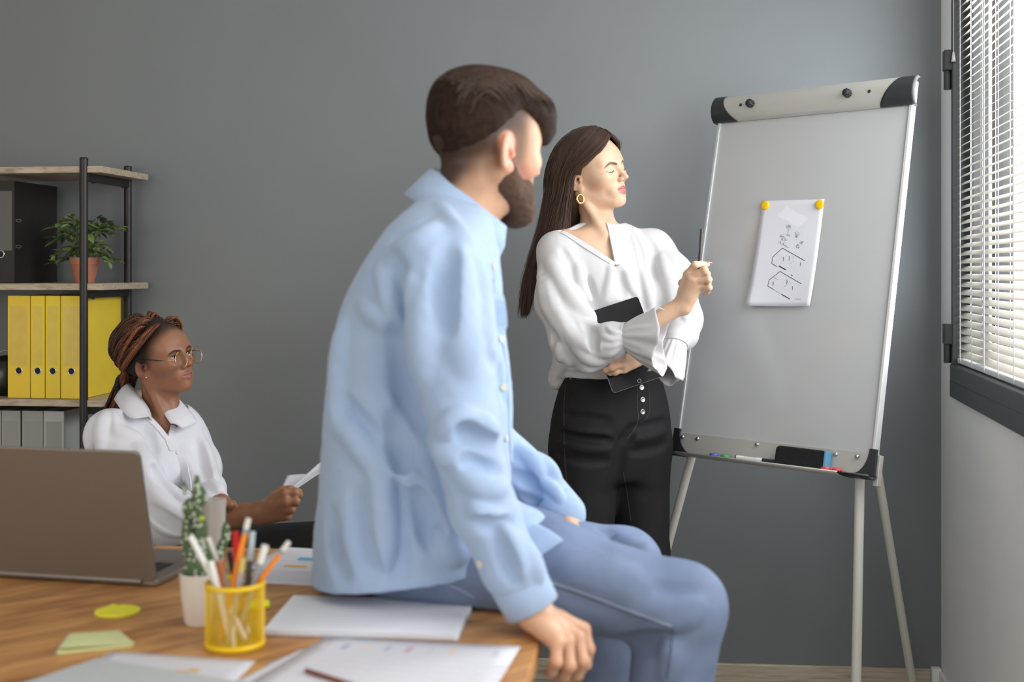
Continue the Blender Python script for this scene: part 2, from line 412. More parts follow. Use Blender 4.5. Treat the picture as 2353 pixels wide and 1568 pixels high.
def wall_matrix(kind):
    o, d, n = wall_frame(kind); return basis(d, Vector((0, 0, 1)), n, o)     # local: x along the wall, y up, z into the room
MR, MBk = wall_matrix('r'), wall_matrix('b')
corner_Y = (BY0-BYS*RX0)/(1+BYS*RXS); RL = corner_Y*math.sqrt(1+RXS**2)      # length of right wall from x=0 to the corner
H = 2.75; TH = .22
def slab(mb, M_, x0, x1, y0, y1, z0, z1):
    V = [tuple(M_ @ Vector(((x0, x1)[i], (y0, y1)[j], (z0, z1)[k]))) for i in (0, 1) for j in (0, 1) for k in (0, 1)]
    mb.add(V, [(0, 1, 3, 2), (4, 6, 7, 5), (0, 4, 5, 1), (2, 3, 7, 6), (0, 2, 6, 4), (1, 5, 7, 3)])
WX0, WX1, WY0, WY1 = 2.35, RL-.235, .945, 2.42          # opening with the blind, in right-wall coordinates
NX0, NX1, NY0, NY1 = .1, 2.1, .945, 2.5                # next opening of the same wall, beside the camera
mb = MB()
slab(mb, MR, -2.2, NX0, 0, H, -TH, 0); slab(mb, MR, NX0, NX1, 0, NY0, -TH, 0); slab(mb, MR, NX0, NX1, NY1, H, -TH, 0)
slab(mb, MR, NX1, WX0, 0, H, -TH, 0); slab(mb, MR, WX0, WX1, 0, WY0, -TH, 0); slab(mb, MR, WX0, WX1, WY1, H, -TH, 0); slab(mb, MR, WX1, RL+.3, 0, H, -TH, 0)
tag(mb.build('wall_right', M['wall_white']), kind='structure')
cX = (RX0+RXS*BY0)/(1+RXS*BYS); BL = cX*math.sqrt(1+BYS**2)
mb = MB(); slab(mb, MBk, -4.6, BL+.02, 0, H, -.2, 0); tag(mb.build('wall_back', M['wall_grey']), kind='structure')
mb = MB(); mb.box((-4.7, -2.3, 0), (-4.5, 4.6, H)); tag(mb.build('wall_left', M['wall_white']), kind='structure')
mb = MB(); mb.box((-4.7, -2.5, 0), (1.6, -2.3, .85)); mb.box((-4.7, -2.5, 2.4), (1.6, -2.3, H)); mb.box((-4.7, -2.5, .85), (-4.25, -2.3, 2.4)); mb.box((-.95, -2.5, .85), (1.6, -2.3, 2.4)); tag(mb.build('wall_front', M['wall_white']), kind='structure')
mb = MB(); mb.box((-4.6, -2.3, -.12), (1.6, 4.6, 0)); tag(mb.build('floor', M['floor']), kind='structure')
mb = MB(); mb.box((-4.6, -2.3, H), (1.6, 4.6, H+.12)); tag(mb.build('ceiling', M['ceiling']), kind='structure')
mb = MB(); slab(mb, MBk, -4.5, BL-.035, 0.0, .068, 0, .014); tag(mb.build('baseboard_back', M['baseboard'], bevel=.003), kind='structure')
mb = MB(); slab(mb, MR, -2.1, RL-.03, 0.0, .068, 0, .012); tag(mb.build('baseboard_right', M['wall_white'], bevel=.003), kind='structure')
mb = MB(); slab(mb, MBk, BL-.034, BL-.004, 0.0, .075, 0, .03); tag(mb.build('trim_corner', M['wall_white'], bevel=.004), kind='structure')

# window with sash frame, hinges, mullion and glass
glass = NT('window_glass'); glass.b.inputs['Base Color'].default_value = (1, 1, 1, 1); glass.b.inputs['Roughness'].default_value = .0
_tr = glass.node('ShaderNodeBsdfTransparent'); _gl = glass.node('ShaderNodeBsdfGlossy'); _gl.inputs['Roughness'].default_value = .02
_mx = glass.node('ShaderNodeMixShader'); _mx.inputs[0].default_value = .06
glass.lk(_tr.outputs[0], _mx.inputs[1]); glass.lk(_gl.outputs[0], _mx.inputs[2])
glass.lk(_mx.outputs[0], [n for n in glass.n if n.type == 'OUTPUT_MATERIAL'][0].inputs[0]); M['glass'] = glass.m
def window(name, x0, x1, y0, y1, hinges, mullions):
    mb = MB(); w = .058; zf = .012
    slab(mb, MR, x0, x1, y0, y0+.05, -.09, zf+.004); slab(mb, MR, x0, x1, y1-w, y1, -.09, zf); slab(mb, MR, x0, x0+w, y0+.05, y1-w, -.09, zf); slab(mb, MR, x1-.026, x1, y0+.05, y1-w, -.09, zf)
    o = tag(mb.build(name, M['pvc'], bevel=.003), kind='structure')
    mb = MB(); slab(mb, MR, x0+w, x1-.026, y0+.05, y0+.098, -.06, .02); slab(mb, MR, x0+w, x1-.026, y1-w-.05, y1-w, -.06, -.02)
    slab(mb, MR, x0+w, x0+w+.05, y0+.098, y1-w-.05, -.06, -.02); slab(mb, MR, x1-.07, x1-.026, y0+.098, y1-w-.05, -.06, -.035)
    mb.build('sash', M['pvc'], o, bevel=.003)
    for x in mullions:
        mb = MB(); slab(mb, MR, x-.04, x+.04, y0+.098, y1-w-.05, -.085, -.045); mb.build('mullion', M['pvc'], o, bevel=.003)
    mb = MB(); slab(mb, MR, x0+w+.02, x1-.04, y0+.09, y1-w-.02, -.056, -.052); mb.build('pane', M['glass'], o)
    for y in hinges:
        mb = MB(); slab(mb, MR, x1-.022, x1+.016, y+.055, y+.115, zf-.002, .034); hb = mb.build('hinge', M['hinge'], o, bevel=.003)
        mb = MB(); c = MR @ Vector((x1+.001, y, .022)); mb.tube([c, c+Vector((0, 0, .055))], .011, 10); mb.build('hinge_pin', M['hinge'], hb)
    return o
win = window('window_1', WX0, WX1, WY0, WY1, (1.045, 1.852), (WX1-.32, WX0+.1))
window('window_2', NX0, NX1, NY0, NY1, (), (NX0+.98,))

# venetian blind
M['slat'] = mat('white_blind_slat', srgb(238, 236, 230), .35, spec=.4)
_b = M['slat'].node_tree.nodes['Principled BSDF']
_t = M['slat'].node_tree; _tl = _t.nodes.new('ShaderNodeBsdfTranslucent'); _tl.inputs[0].default_value = (.9, .88, .84, 1)
_ms = _t.nodes.new('ShaderNodeMixShader'); _ms.inputs[0].default_value = .32
_t.links.new(_b.outputs[0], _ms.inputs[1]); _t.links.new(_tl.outputs[0], _ms.inputs[2]); _t.links.new(_ms.outputs[0], [n for n in _t.nodes if n.type == 'OUTPUT_MATERIAL'][0].inputs[0])
M['cord'] = mat('white_cord', srgb(232, 234, 238), .5)
M['rail'] = mat('white_rail', srgb(225, 228, 230), .35)
bx0, bx1 = WX0+.07, WX1-.034
org = MR @ Vector(((bx0+bx1)/2, 1.05, .03))
blind = empty('venetian_blind', org, 'white venetian blind with thin tilted slats hanging over the dark framed window', 'blind')
pitch, sw, tilt = .0225, .026, math.radians(33)
prof = []
for i in range(6):
    u = (i/5-.5); prof.append((u*sw, .0022*(1-4*u*u)))
me = bpy.data.meshes.new('slat'); V = []; Fc = []
for x in (bx0, bx1):
    for th in (0, .0006):
        for a, b in prof:
            z = -a*math.cos(tilt)*1; y = a*math.sin(tilt)+b*math.cos(tilt); V.append(MR.to_3x3() @ Vector((x-(bx0+bx1)/2, y+th, z)))
n6 = 6
for i in range(5):
    Fc += [(6+i, 6+i+1, 18+i+1, 18+i), (i+1, i, 12+i, 12+i+1), (i, i+1, 7+i, 6+i), (13+i, 12+i, 18+i, 19+i)]
Fc += [(0, 6, 18, 12), (5, 17, 23, 11)]
me.from_pydata([tuple(v) for v in V], [], Fc); me.update(); me.shade_smooth(); me.materials.append(M['slat'])
zc = -.012
top = WY1-.10; N = int((top-1.075)/pitch)
for i in range(N):
    o = bpy.data.objects.new('slat', me); COL.objects.link(o); o.parent = blind
    o.location = (MR @ Vector(((bx0+bx1)/2, 1.075+i*pitch, zc)))-org
mb = MB(); slab(mb, MR, bx0, bx1, 1.047, 1.062, zc-.012, zc+.012); mb.build('bottom_rail', M['rail'], blind, bevel=.003)
mb = MB(); slab(mb, MR, bx0-.005, bx1+.003, top, top+.03, zc-.014, zc+.014); mb.build('head_rail', M['rail'], blind, bevel=.003)
x = bx1-.055
while x > bx0:
    for dz in (-.0145, .0145):
        mb = MB(); a = MR @ Vector((x, 1.06, zc+dz)); b = MR @ Vector((x, top, zc+dz)); mb.tube([a, b], .0011, 5); mb.build('ladder_cord', M['cord'], blind)
    mb = MB(); a = MR @ Vector((x-.012, 1.05, zc+.016)); b = MR @ Vector((x-.012, top, zc+.016)); mb.tube([a, b], .0009, 5); mb.build('lift_cord', M['cord'], blind)
    x -= .165
mb = MB(); c = MR @ Vector((bx1+.004, 1.955, zc+.022)); mb.tube([c, (c.x, c.y, top)], .0010, 5); pc = mb.build('pull_cord', M['cord'], blind)
mb = MB(); mb.lathe([(.0005, .03), (.003, .028), (.0065, .002), (.006, 0), (.0005, 0)], Matrix.Translation((c.x, c.y, c.z-.026)), 12); mb.build('tassel', mat('clear_tassel', srgb(205, 212, 214), .15), pc, smooth=True)
# ------------------------------------------------------------------ flipchart easel
M['board'] = mat('whiteboard_enamel', srgb(182, 183, 185), .16, var=.02, vscale=2.5, spec=.5, coat=.2)
M['alu'] = mat('pale_aluminium', srgb(186, 184, 178), .38, metal=.25)
M['alu_edge'] = mat('bright_aluminium_rail', srgb(222, 224, 226), .3, metal=.5)
M['black_pl'] = mat('black_plastic', srgb(40, 42, 45), .38, bump=.05)
M['leg_paint'] = mat('cream_painted_leg', srgb(214, 212, 202), .35)
M['screw'] = mat('chrome_screw', srgb(200, 200, 200), .2, metal=1)
BLc = np.array([.477, 3.61, .794]); BRc = np.array([.925, 3.19, .794])          # lower corners of the board
bu = BRc-BLc; BW = np.linalg.norm(bu); bu /= BW
bk = np.array([-bu[1], bu[0], 0]); bk = bk/np.linalg.norm(bk)                      # horizontal, away from the reader
if bk[1] < 0: bk = -bk
bv = np.array([0, 0, 1.043])+bk*.243; BH = np.linalg.norm(bv); bv /= BH             # up along the leaning board
bn = np.cross(bu, bv); bn /= np.linalg.norm(bn)
if bn[1] > 0: bn = -bn
MBD = basis(bu, bv, bn, BLc)                                                       # local x right, y up, z towards the reader
def bp_(x, y, z=0): return MBD @ Vector((x, y, z))
easel = empty('flipchart_easel', (float((BLc+BRc)[0]/2), float((BLc+BRc)[1]/2), 0), 'white flipchart easel with cream legs and black corner caps beside the window', 'flipchart')
def bslab(x0, x1, y0, y1, z0, z1, name, m, parent=easel, bevel=0):
    mb = MB(); slab(mb, MBD, x0, x1, y0, y1, z0, z1); return mb.build(name, m, parent, bevel=bevel)
bslab(.006, BW-.003, .05, BH-.02, -.012, 0, 'board', M['board'])
bslab(-.002, .006, .05, BH-.03, -.016, .005, 'side_rail', M['alu_edge'], bevel=.001)
bslab(BW-.003, BW+.005, .05, BH-.002, -.02, .006, 'side_rail', M['alu_edge'], bevel=.001)
# clamp bar: curved profile, black ends with a curved inner edge
def bar_profile(n=12):
    pts = []
    for i in range(n+1):
        a = i/n; y = BH-.075+.083*a; z = .006+.024*math.sin(math.pi*min(1, a*1.0))**.6; pts.append((y, z))
    return pts
pf = bar_profile()
def bar_piece(x_left, x_right, name, m, off=0, th=.004):
    "x_left / x_right are functions of the 0..1 height on the bar"
    V = []; Fc = []; K = 16; n = len(pf)
    for s in (0, 1):
        for i, (y, z) in enumerate(pf):
            a = i/(n-1); xl, xr = x_left(a), x_right(a)
            for k in range(K+1): V.append(tuple(bp_(xl+(xr-xl)*k/K, y+(0 if s else 0), z+off-(th if s else 0)-(.004 if s else 0))))
    W = K+1; S = n*W
    for i in range(n-1):
        for k in range(K):
            a = i*W+k; Fc += [(a, a+1, a+W+1, a+W), (S+a+1, S+a, S+a+W, S+a+W+1)]
    for i in range(n-1): Fc += [(i*W, i*W+W, S+i*W+W, S+i*W), (i*W+K+W, i*W+K, S+i*W+K, S+i*W+K+W)]
    for k in range(K): Fc += [(k+1, k, S+k, S+k+1), ((n-1)*W+k, (n-1)*W+k+1, S+(n-1)*W+k+1, S+(n-1)*W+k)]
    return pydata(name, V, Fc, m, easel, True)
bar = bar_piece(lambda a: -.01, lambda a: BW+.012, 'clamp_bar', M['alu'])
bar_piece(lambda a: -.016, lambda a: .02+.05*(1-a)**2.2, 'bar_end_cap', M['black_pl'], .0025, .012)
bar_piece(lambda a: BW-.03-.055*(1-a)**.9, lambda a: BW+.015, 'bar_end_cap', M['black_pl'], .0025, .012)
def bar_z(y): return np.interp(y, [p[0] for p in pf], [p[1] for p in pf])
for x in (.125, BW-.175):
    y = BH-.034; z = bar_z(y); mb = MB(); n = 9; prof = []
    for i in range(n*4):
        a = 2*math.pi*i/(n*4); r = .0125*(1-.13*(1 if i % 4 in (2, 3) else 0)); prof.append((r*math.cos(a), r*math.sin(a)))
    Mk = basis(bu, bv, bn, bp_(x, y, z)); mb.prism(prof, .016, Mk); kn = mb.build('knob', M['black_pl'], easel, bevel=.001)
    mb = MB(); mb.lathe([(.009, .016), (.008, .0185), (.0001, .019)], Mk, 20); mb.build('knob_face', M['black_pl'], kn, smooth=True)
for x in (.088, BW-.112):
    y = BH-.033; mb = MB(); mb.lathe([(.0048, .0), (.0048, .0012), (.0035, .0014), (.0001, .0006)], basis(bu, bv, bn, bp_(x, y, bar_z(y))), 14); mb.build('peg_hole', M['black_pl'], easel, smooth=True)
# tray
tray_y = .052
def plate_poly(inset, y1): return inset
mb = MB(); slab(mb, MBD, .004, BW-.004, -.004, tray_y, .0, .004); mb.build('tray_back', M['alu'], easel)
prf = [(-.004, .0), (-.009, .006), (-.0125, .016), (-.012, .030), (-.0095, .042), (-.005, .050)]
def tray_piece(x0f, x1f, name, m, th=.003):
    V = []; Fc = []; n = len(prf)
    for s in (0, 1):
        for i, (y, z) in enumerate(prf):
            for x in (x0f(i/(n-1)), x1f(i/(n-1))): V.append(tuple(bp_(x, y-(th if s else 0), z+(th*.6 if s else 0))))
    S = 2*n
    for i in range(n-1):
        a = 2*i; Fc += [(a, a+2, a+3, a+1), (S+a+1, S+a+3, S+a+2, S+a), (a, S+a, S+a+2, a+2), (a+1, a+3, S+a+3, S+a+1)]
    Fc += [(0, 1, S+1, S), (S-2, 2*S-2, 2*S-1, S-1)]
    return pydata(name, V, Fc, m, easel, True)
tray_piece(lambda a: -.01, lambda a: BW+.01, 'pen_tray', M['alu'])
tray_piece(lambda a: -.018, lambda a: .03+.04*(1-a), 'tray_end_cap', M['black_pl'], .0045)
tray_piece(lambda a: BW-.04-.03*(a), lambda a: BW+.016, 'tray_end_cap', M['black_pl'], .0045)
for side in (0, 1):
    poly = [(-.012, -.008), (-.012, tray_y+.012), (.01, tray_y+.012)] + [(.01+.045*(1-math.cos(t)), tray_y+.012-(tray_y+.016)*math.sin(t)) for t in np.linspace(.15, math.pi/2, 9)]+[(.055, -.008)]
    if side: poly = [(BW-x, y) for x, y in poly][::-1]
    mb = MB(); mb.prism(poly, .0085, MBD @ Matrix.Translation((0, 0, -.001))); mb.build('corner_cap', M['black_pl'], easel, bevel=.0015)
for x, y in ((.022, .040), (.072, .040), (.27, .042), (.51, .040), (.572, .040)):
    mb = MB(); mb.lathe([(.0062, 0), (.0060, .0022), (.0035, .0042), (.0001, .0046)], basis(bu, bv, bn, bp_(x, y, .004 if .03 < x < .56 else .0075)), 14); mb.build('screw', M['screw'], easel, smooth=True)
slab_m = MB(); slab(slab_m, MBD, BW+.004, BW+.018, -.03, .05, -.022, -.002); slab_m.build('corner_bracket', M['alu'], easel, bevel=.002)
# legs
def leg(a, b, r=.0125, tip=True):
    mb = MB(); mb.tube([a, b], r, 18); o = mb.build('leg', M['leg_paint'], easel, autosmooth=50)
    mb = MB(); b = np.array(b); d = (np.array(a)-b); d /= np.linalg.norm(d); mb.tube([b+d*.03, b+d*.0], r*1.25, 14); mb.build('rubber_foot', M['black_pl'], o, autosmooth=50)
a = np.array(bp_(.045, .03, -.028)); leg(a, (.338, 3.735, .004))
a = np.array(bp_(BW-.05, .03, -.028)); leg(a, (.848, 3.075, .004))
rt = np.array(bp_(BW*.53, BH-.09, -.035)); leg(rt, (1.235, 3.80, .004))
mb = MB(); slab(mb, MBD, .04, BW-.04, BH-.11, BH-.07, -.04, -.012); mb.build('rear_bracket', M['alu'], easel, bevel=.002)

# sheet of plans with its two magnets
def board_hit(px, py, z=0):
    "board coordinates of a photo pixel"
    o = np.array([0, 0, CAMZ]); dr = np.array([(px-CX)/F, 1, -(py-HY)/F]); c = np.array(bp_(0, 0, z)); t = (c-o).dot(bn)/dr.dot(bn); p = o+dr*t-np.array(BLc)
    return p.dot(bu), p.dot(bv)
M['paper'] = mat('white_paper', srgb(216, 216, 225), .8)
M['ink'] = mat('black_print', srgb(52, 46, 48), .8); M['ink2'] = mat('grey_print', srgb(128, 130, 134), .8); M['ink3'] = mat('faint_grey_print', srgb(226, 226, 233), .8)
TL, TR, BR_, BL_ = [board_hit(*p) for p in ((1752, 462), (1895, 458), (1866, 706), (1721, 706))]
def sheet_pt(u, v, lift=0):
    x = (1-v)*((1-u)*TL[0]+u*TR[0])+v*((1-u)*BL_[0]+u*BR_[0]); y = (1-v)*((1-u)*TL[1]+u*TR[1])+v*((1-u)*BL_[1]+u*BR_[1])
    bow = .006*math.sin(math.pi*min(1, v*1.2))*(1-u)+.02*(v**2)*(1-u)**2+.012*v**3*u**2
    x += (1-u)*-.006*math.sin(math.pi*v)*-1
    return tuple(bp_(x, y, .0012+bow+lift))
def sheet_grid(lift, nu=14, nv=22): return [sheet_pt(i/nu, j/nv, lift) for j in range(nv+1) for i in range(nu+1)]
nu, nv = 14, 22; V = sheet_grid(.0004)+sheet_grid(0); S = (nu+1)*(nv+1); Fc = []
for j in range(nv):
    for i in range(nu):
        a = j*(nu+1)+i; Fc += [(a, a+nu+1, a+nu+2, a+1), (S+a, S+a+1, S+a+nu+2, S+a+nu+1)]
for j in range(nv):
    a = j*(nu+1); b = a+nu; Fc += [(a, S+a, S+a+nu+1, a+nu+1), (b, b+nu+1, S+b+nu+1, S+b)]
for i in range(nu):
    a = i; b = nv*(nu+1)+i; Fc += [(a, a+1, S+a+1, S+a), (b, S+b, S+b+1, b+1)]
plan = empty('plan_drawing', bp_(TL[0], BL_[1]), 'white sheet of exploded building plans held on the flipchart by yellow magnets', 'paper')
pydata('sheet', V, Fc, M['paper'], plan, True)
def pix_uv(px, py):       # photo pixel -> sheet u, v
    q = np.array(board_hit(px, py)); u, v = .5, .5
    for _ in range(12):
        f = lambda u, v: np.array([(1-v)*((1-u)*TL[k]+u*TR[k])+v*((1-u)*BL_[k]+u*BR_[k]) for k in (0, 1)])
        e = q-f(u, v); J = np.stack([(f(u+.01, v)-f(u, v))/.01, (f(u, v+.01)-f(u, v))/.01], 1); du = np.linalg.solve(J, e); u += du[0]; v += du[1]
    return u, v
class Ink:
    def __init__(s): s.V = []; s.F = []
    def line(s, pts, w, crop=True):
        pts = [pix_uv(*(1700+a/5.409, 440+b/5.407)) for a, b in pts] if crop else pts
        for (u0, v0), (u1, v1) in zip(pts, pts[1:]):
            n = max(1, int(math.hypot(u1-u0, v1-v0)/.06)); wu, wv = w/.175, w/.30
            d = np.array([(u1-u0)*.175, (v1-v0)*.30]); L = np.linalg.norm(d)+1e-9; nu_, nv_ = -d[1]/L*w/2/.175, d[0]/L*w/2/.30
            for i in range(n):
                a, b = i/n, (i+1)/n; k = len(s.V)
                for t, sg in ((a, 1), (b, 1), (b, -1), (a, -1)): s.V.append(sheet_pt(u0+(u1-u0)*t+sg*nu_, v0+(v1-v0)*t+sg*nv_, .0007))
                s.F.append((k, k+3, k+2, k+1))
    def poly(s, pts):
        k = len(s.V); 
        for a, b in pts: u, v = pix_uv(1700+a/5.409, 440+b/5.407); s.V.append(sheet_pt(u, v, .0006))
        s.F.append(tuple(range(k, k+len(pts)))[::-1])
    def build(s, name, m): tag(pydata(name, s.V, s.F, m, plan), kind='stuff')
k1 = Ink()
k1.line([(812, 866), (532, 712), (412, 826), (402, 906), (468, 944)], .0016); k1.line([(490, 935), (578, 982)], .003)
k1.line([(776, 1156), (506, 1002), (372, 1112), (360, 1186), (430, 1226)], .0015); k1.line([(532, 1286), (636, 1346)], .0022); k1.line([(640, 1042), (664, 1054)], .002)
for a, b in ((545, 850), (617, 838), (758, 912), (424, 1155), (593, 1130), (665, 1210)): k1.line([(a-2, b-26), (a+3, b), (a-3, b+26)], .0014)
k1.build('plan_lines', M['ink'])
k2 = Ink()
k2.line([(430, 1226), (532, 1286)], .0009); k2.line([(704, 1346), (778, 1346)], .0012); k2.line([(556, 1196), (612, 1152)], .0008); k2.line([(424, 1076), (488, 1108)], .0008)
k2.line([(604, 490), (600, 540)], .0006); k2.line([(710, 560), (710, 610)], .0006)
rr = random.Random(3)
def scribble(cx, cy, rx, ry, n):
    for _ in range(n):
        a = rr.uniform(0, 6.28); q = rr.random()**.5; x, y = cx+rx*q*math.cos(a), cy+ry*q*math.sin(a); t = rr.uniform(0, 6.28); k2.line([(x, y), (x+11*math.cos(t), y+11*math.sin(t))], .0009)
scribble(606, 452, 28, 40, 34); scribble(712, 545, 30, 42, 36); scribble(528, 562, 26, 20, 18); scribble(604, 552, 22, 14, 14); scribble(550, 606, 42, 20, 24); scribble(770, 640, 26, 18, 20); scribble(724, 690, 24, 28, 26)
for t in np.linspace(0, 1, 12): scribble(500+100*t, 640+60*t, 14, 9, 3)
for _ in range(30): x, y = rr.uniform(430, 680), rr.uniform(800, 960); k2.line([(x, y), (x+7, y+4)], .0006)
k2.build('plan_details', M['ink2'])
k3 = Ink()
k3.poly([(586, 190), (862, 334), (730, 452), (460, 304)])
for a in (430, 545, 622, 706, 780, 850): k3.line([(a, 330+abs(a-600)*.4), (a-40, 1180)], .0004)
k3.line([(430, 1226), (600, 1110), (770, 1200), (636, 1346)], .0006); k3.line([(640, 1040), (760, 940)], .0006); k3.line([(440, 880), (540, 790), (700, 880), (600, 980)], .0006)
k3.build('plan_guides', M['ink3'])
M['mag_y'] = mat('yellow_magnet', srgb(238, 190, 10), .3); 
def magnet(Mx, m, label, group=None, r=.0135, h=.007):
    o = Mx.to_translation(); e = bpy.data.objects.new
    mb = MB(); mb.lathe([(r*.93, 0), (r, .0015), (r, h*.55), (r*.9, h*.85), (r*.6, h), (.0001, h*1.02)], Mx, 24); ob = mb.build('magnet', m, None, smooth=True); return tag(ob, label, 'magnet', group)
for (px, py), w in (((1760, 473), 'round yellow magnet on the plan sheet corner nearer the woman in the blouse'), ((1885, 471), 'round yellow magnet on the plan sheet corner nearer the window')):
    x, y = board_hit(px, py); magnet(basis(bu, bv, bn, bp_(x, y, .0022)), M['mag_y'], w, 'yellow magnets on the plan sheet')
def tray_point(px, py, z=.026, y=-.011):
    o = np.array([0, 0, CAMZ]); dr = np.array([(px-CX)/F, 1, -(py-HY)/F]); c = np.array(bp_(0, 0, z)); t = (c-o).dot(bn)/dr.dot(bn); p = o+dr*t-np.array(BLc); return p.dot(bu)
for px, nm, c in ((1641, 'blue', srgb(60, 92, 170)), (1667, 'green', srgb(62, 150, 88))):
    x = tray_point(px, 1045); magnet(basis(bu, np.cross(bv, bu), bv, bp_(x, -.0055, .026)), mat(nm+'_magnet', c, .35), 'round %s magnet lying in the flipchart tray' % nm, None, .0135, .0085)
for px, lb in ((1898, 'red magnet touching the blue back of the eraser in the tray'), (1924, 'red magnet next to the black end cap of the tray')):
    x = tray_point(px, 1074); magnet(basis(bu, np.cross(bv, bu), bv, bp_(x, -.0055, .026)), mat('red_magnet', srgb(205, 62, 56), .35), lb, 'red magnets in the tray', .0135, .0085)
# marker in the tray
x0, x1 = tray_point(1694, 1046), tray_point(1785, 1056)
mk = empty('whiteboard_marker', bp_(x0, -.01, .022), 'white marker pen with black cap lying in the flipchart tray', 'marker')
A, B_ = np.array(bp_(x0, -.0005, .026)), np.array(bp_(x1, -.0005, .026)); ax = (B_-A)
mb = MB(); mb.tube([A, A+ax*.66], .0062, 16); mb.build('barrel', mat('white_marker_barrel', srgb(232, 232, 230), .35), mk, autosmooth=40)
mb = MB(); mb.tube([A+ax*.66, A+ax*1.0], .0066, 16); mb.build('cap', M['black_pl'], mk, autosmooth=40)
mb = MB(); mb.tube([A-ax*.03, A], .0058, 16); mb.build('end_plug', M['black_pl'], mk, autosmooth=40)
mb = MB(); 
for t in np.linspace(.22, .5, 9):
    c = A+ax*t+np.array(bn)*.0045+np.array(bv)*.0045; mb.box((-.0008, -.002, 0), (.0008, .002, .0002), orient(c, bn+bv, bu))
mb.build('barcode_print', M['ink2'], mk)
# eraser
x0, x1 = tray_point(1785, 1040), tray_point(1903, 1050)
er = empty('board_eraser', bp_((x0+x1)/2, -.01, .02), 'black felt board eraser with blue backing standing in the flipchart tray', 'eraser')
ME = basis(bu, bv, bn, bp_(x0, -.0125, .0055)); w = x1-x0
mb = MB(); rc = .012; poly = [(0, 0), (w-.008, 0), (w-.008, .056)]+[(w-.02, .0565)]+[(rc-rc*math.sin(t), .0575-rc+rc*math.cos(t)) for t in np.linspace(0, math.pi/2, 6)]
mb.prism([(x, y) for x, y in poly], .03, ME); mb.build('felt', mat('black_felt', srgb(24, 24, 25), .95, var=.25, vscale=120, bump=.6, bscale=500), er, bevel=.004)
mb = MB(); slab(mb, ME, w-.0078, w, 0, .057, .001, .031); mb.build('backing', mat('blue_eraser_backing', srgb(92, 150, 186), .5), er, bevel=.002)
# ------------------------------------------------------------------ shelving unit with its binders and plant
sd = Vector((.125, .99, 0)).normalized(); sw_ = Vector((sd.y, -sd.x, 0))
SO = Vector((-1.296, 3.77, 0)); MS = basis(sw_, sd, Vector((0, 0, 1)), SO)     # local: x right along the front, y to the wall, z up
M['oak'] = wood('pale_oak_board', [srgb(150, 134, 114), srgb(186, 170, 148), srgb(202, 188, 168)], 5, stretch=(1.5, 22, 22), bump=.03)
M['post'] = mat('black_steel_tube', srgb(44, 40, 39), .4, metal=.3)
shelf = empty('shelving_unit', MS @ Vector((-.5, .15, 0)), 'open shelving unit of pale oak boards on black tube posts against the grey wall', 'shelf')
def sslab(x0, x1, y0, y1, z0, z1, name, m, parent=shelf, bevel=0):
    mb = MB(); slab(mb, MS, x0, x1, y0, y1, z0, z1); return mb.build(name, m, parent, bevel=bevel)
LZ = (1.634, 1.278, .924, .57, .215)
for z in LZ: sslab(-1.03, .058, -.014, .325, z-.02, z, 'shelf_board', M['oak'], bevel=.0015)
for x in (0, -.98):
    for y in (0, .305):
        mb = MB(); c = MS @ Vector((x, y-.012 if y == 0 else y-.008, 0)); mb.tube([c+Vector((0, 0, .004)), c+Vector((0, 0, 1.656))], .0125, 18); p = mb.build('post', M['post'], shelf, autosmooth=50)
        mb = MB(); mb.lathe([(.0125, 1.656), (.0112, 1.660), (.0001, 1.6605)], Matrix.Translation((c.x, c.y, 0)), 18); mb.build('end_cap', M['post'], p, smooth=True)
    for z in LZ:
        r = sslab(x-.009, x+.009, .0, .30, z-.045, z-.0205, 'rail', M['post'], bevel=.002)
        for y in (.05, .26):
            mb = MB(); c = MS @ Vector((x, y, z-.0495)); mb.tube([c, c+Vector((0, 0, .006))], .005, 8); mb.build('bolt', M['post'], r)
sslab(-.98, 0, .298, .306, 1.0, 1.02, 'back_brace', M['post'])
M['ring'] = mat('chrome_ring', srgb(215, 215, 212), .22, metal=.9); M['dark'] = mat('dark_hollow', srgb(30, 30, 30), .8); M['page'] = mat('binder_board_edge', srgb(120, 118, 112), .8)
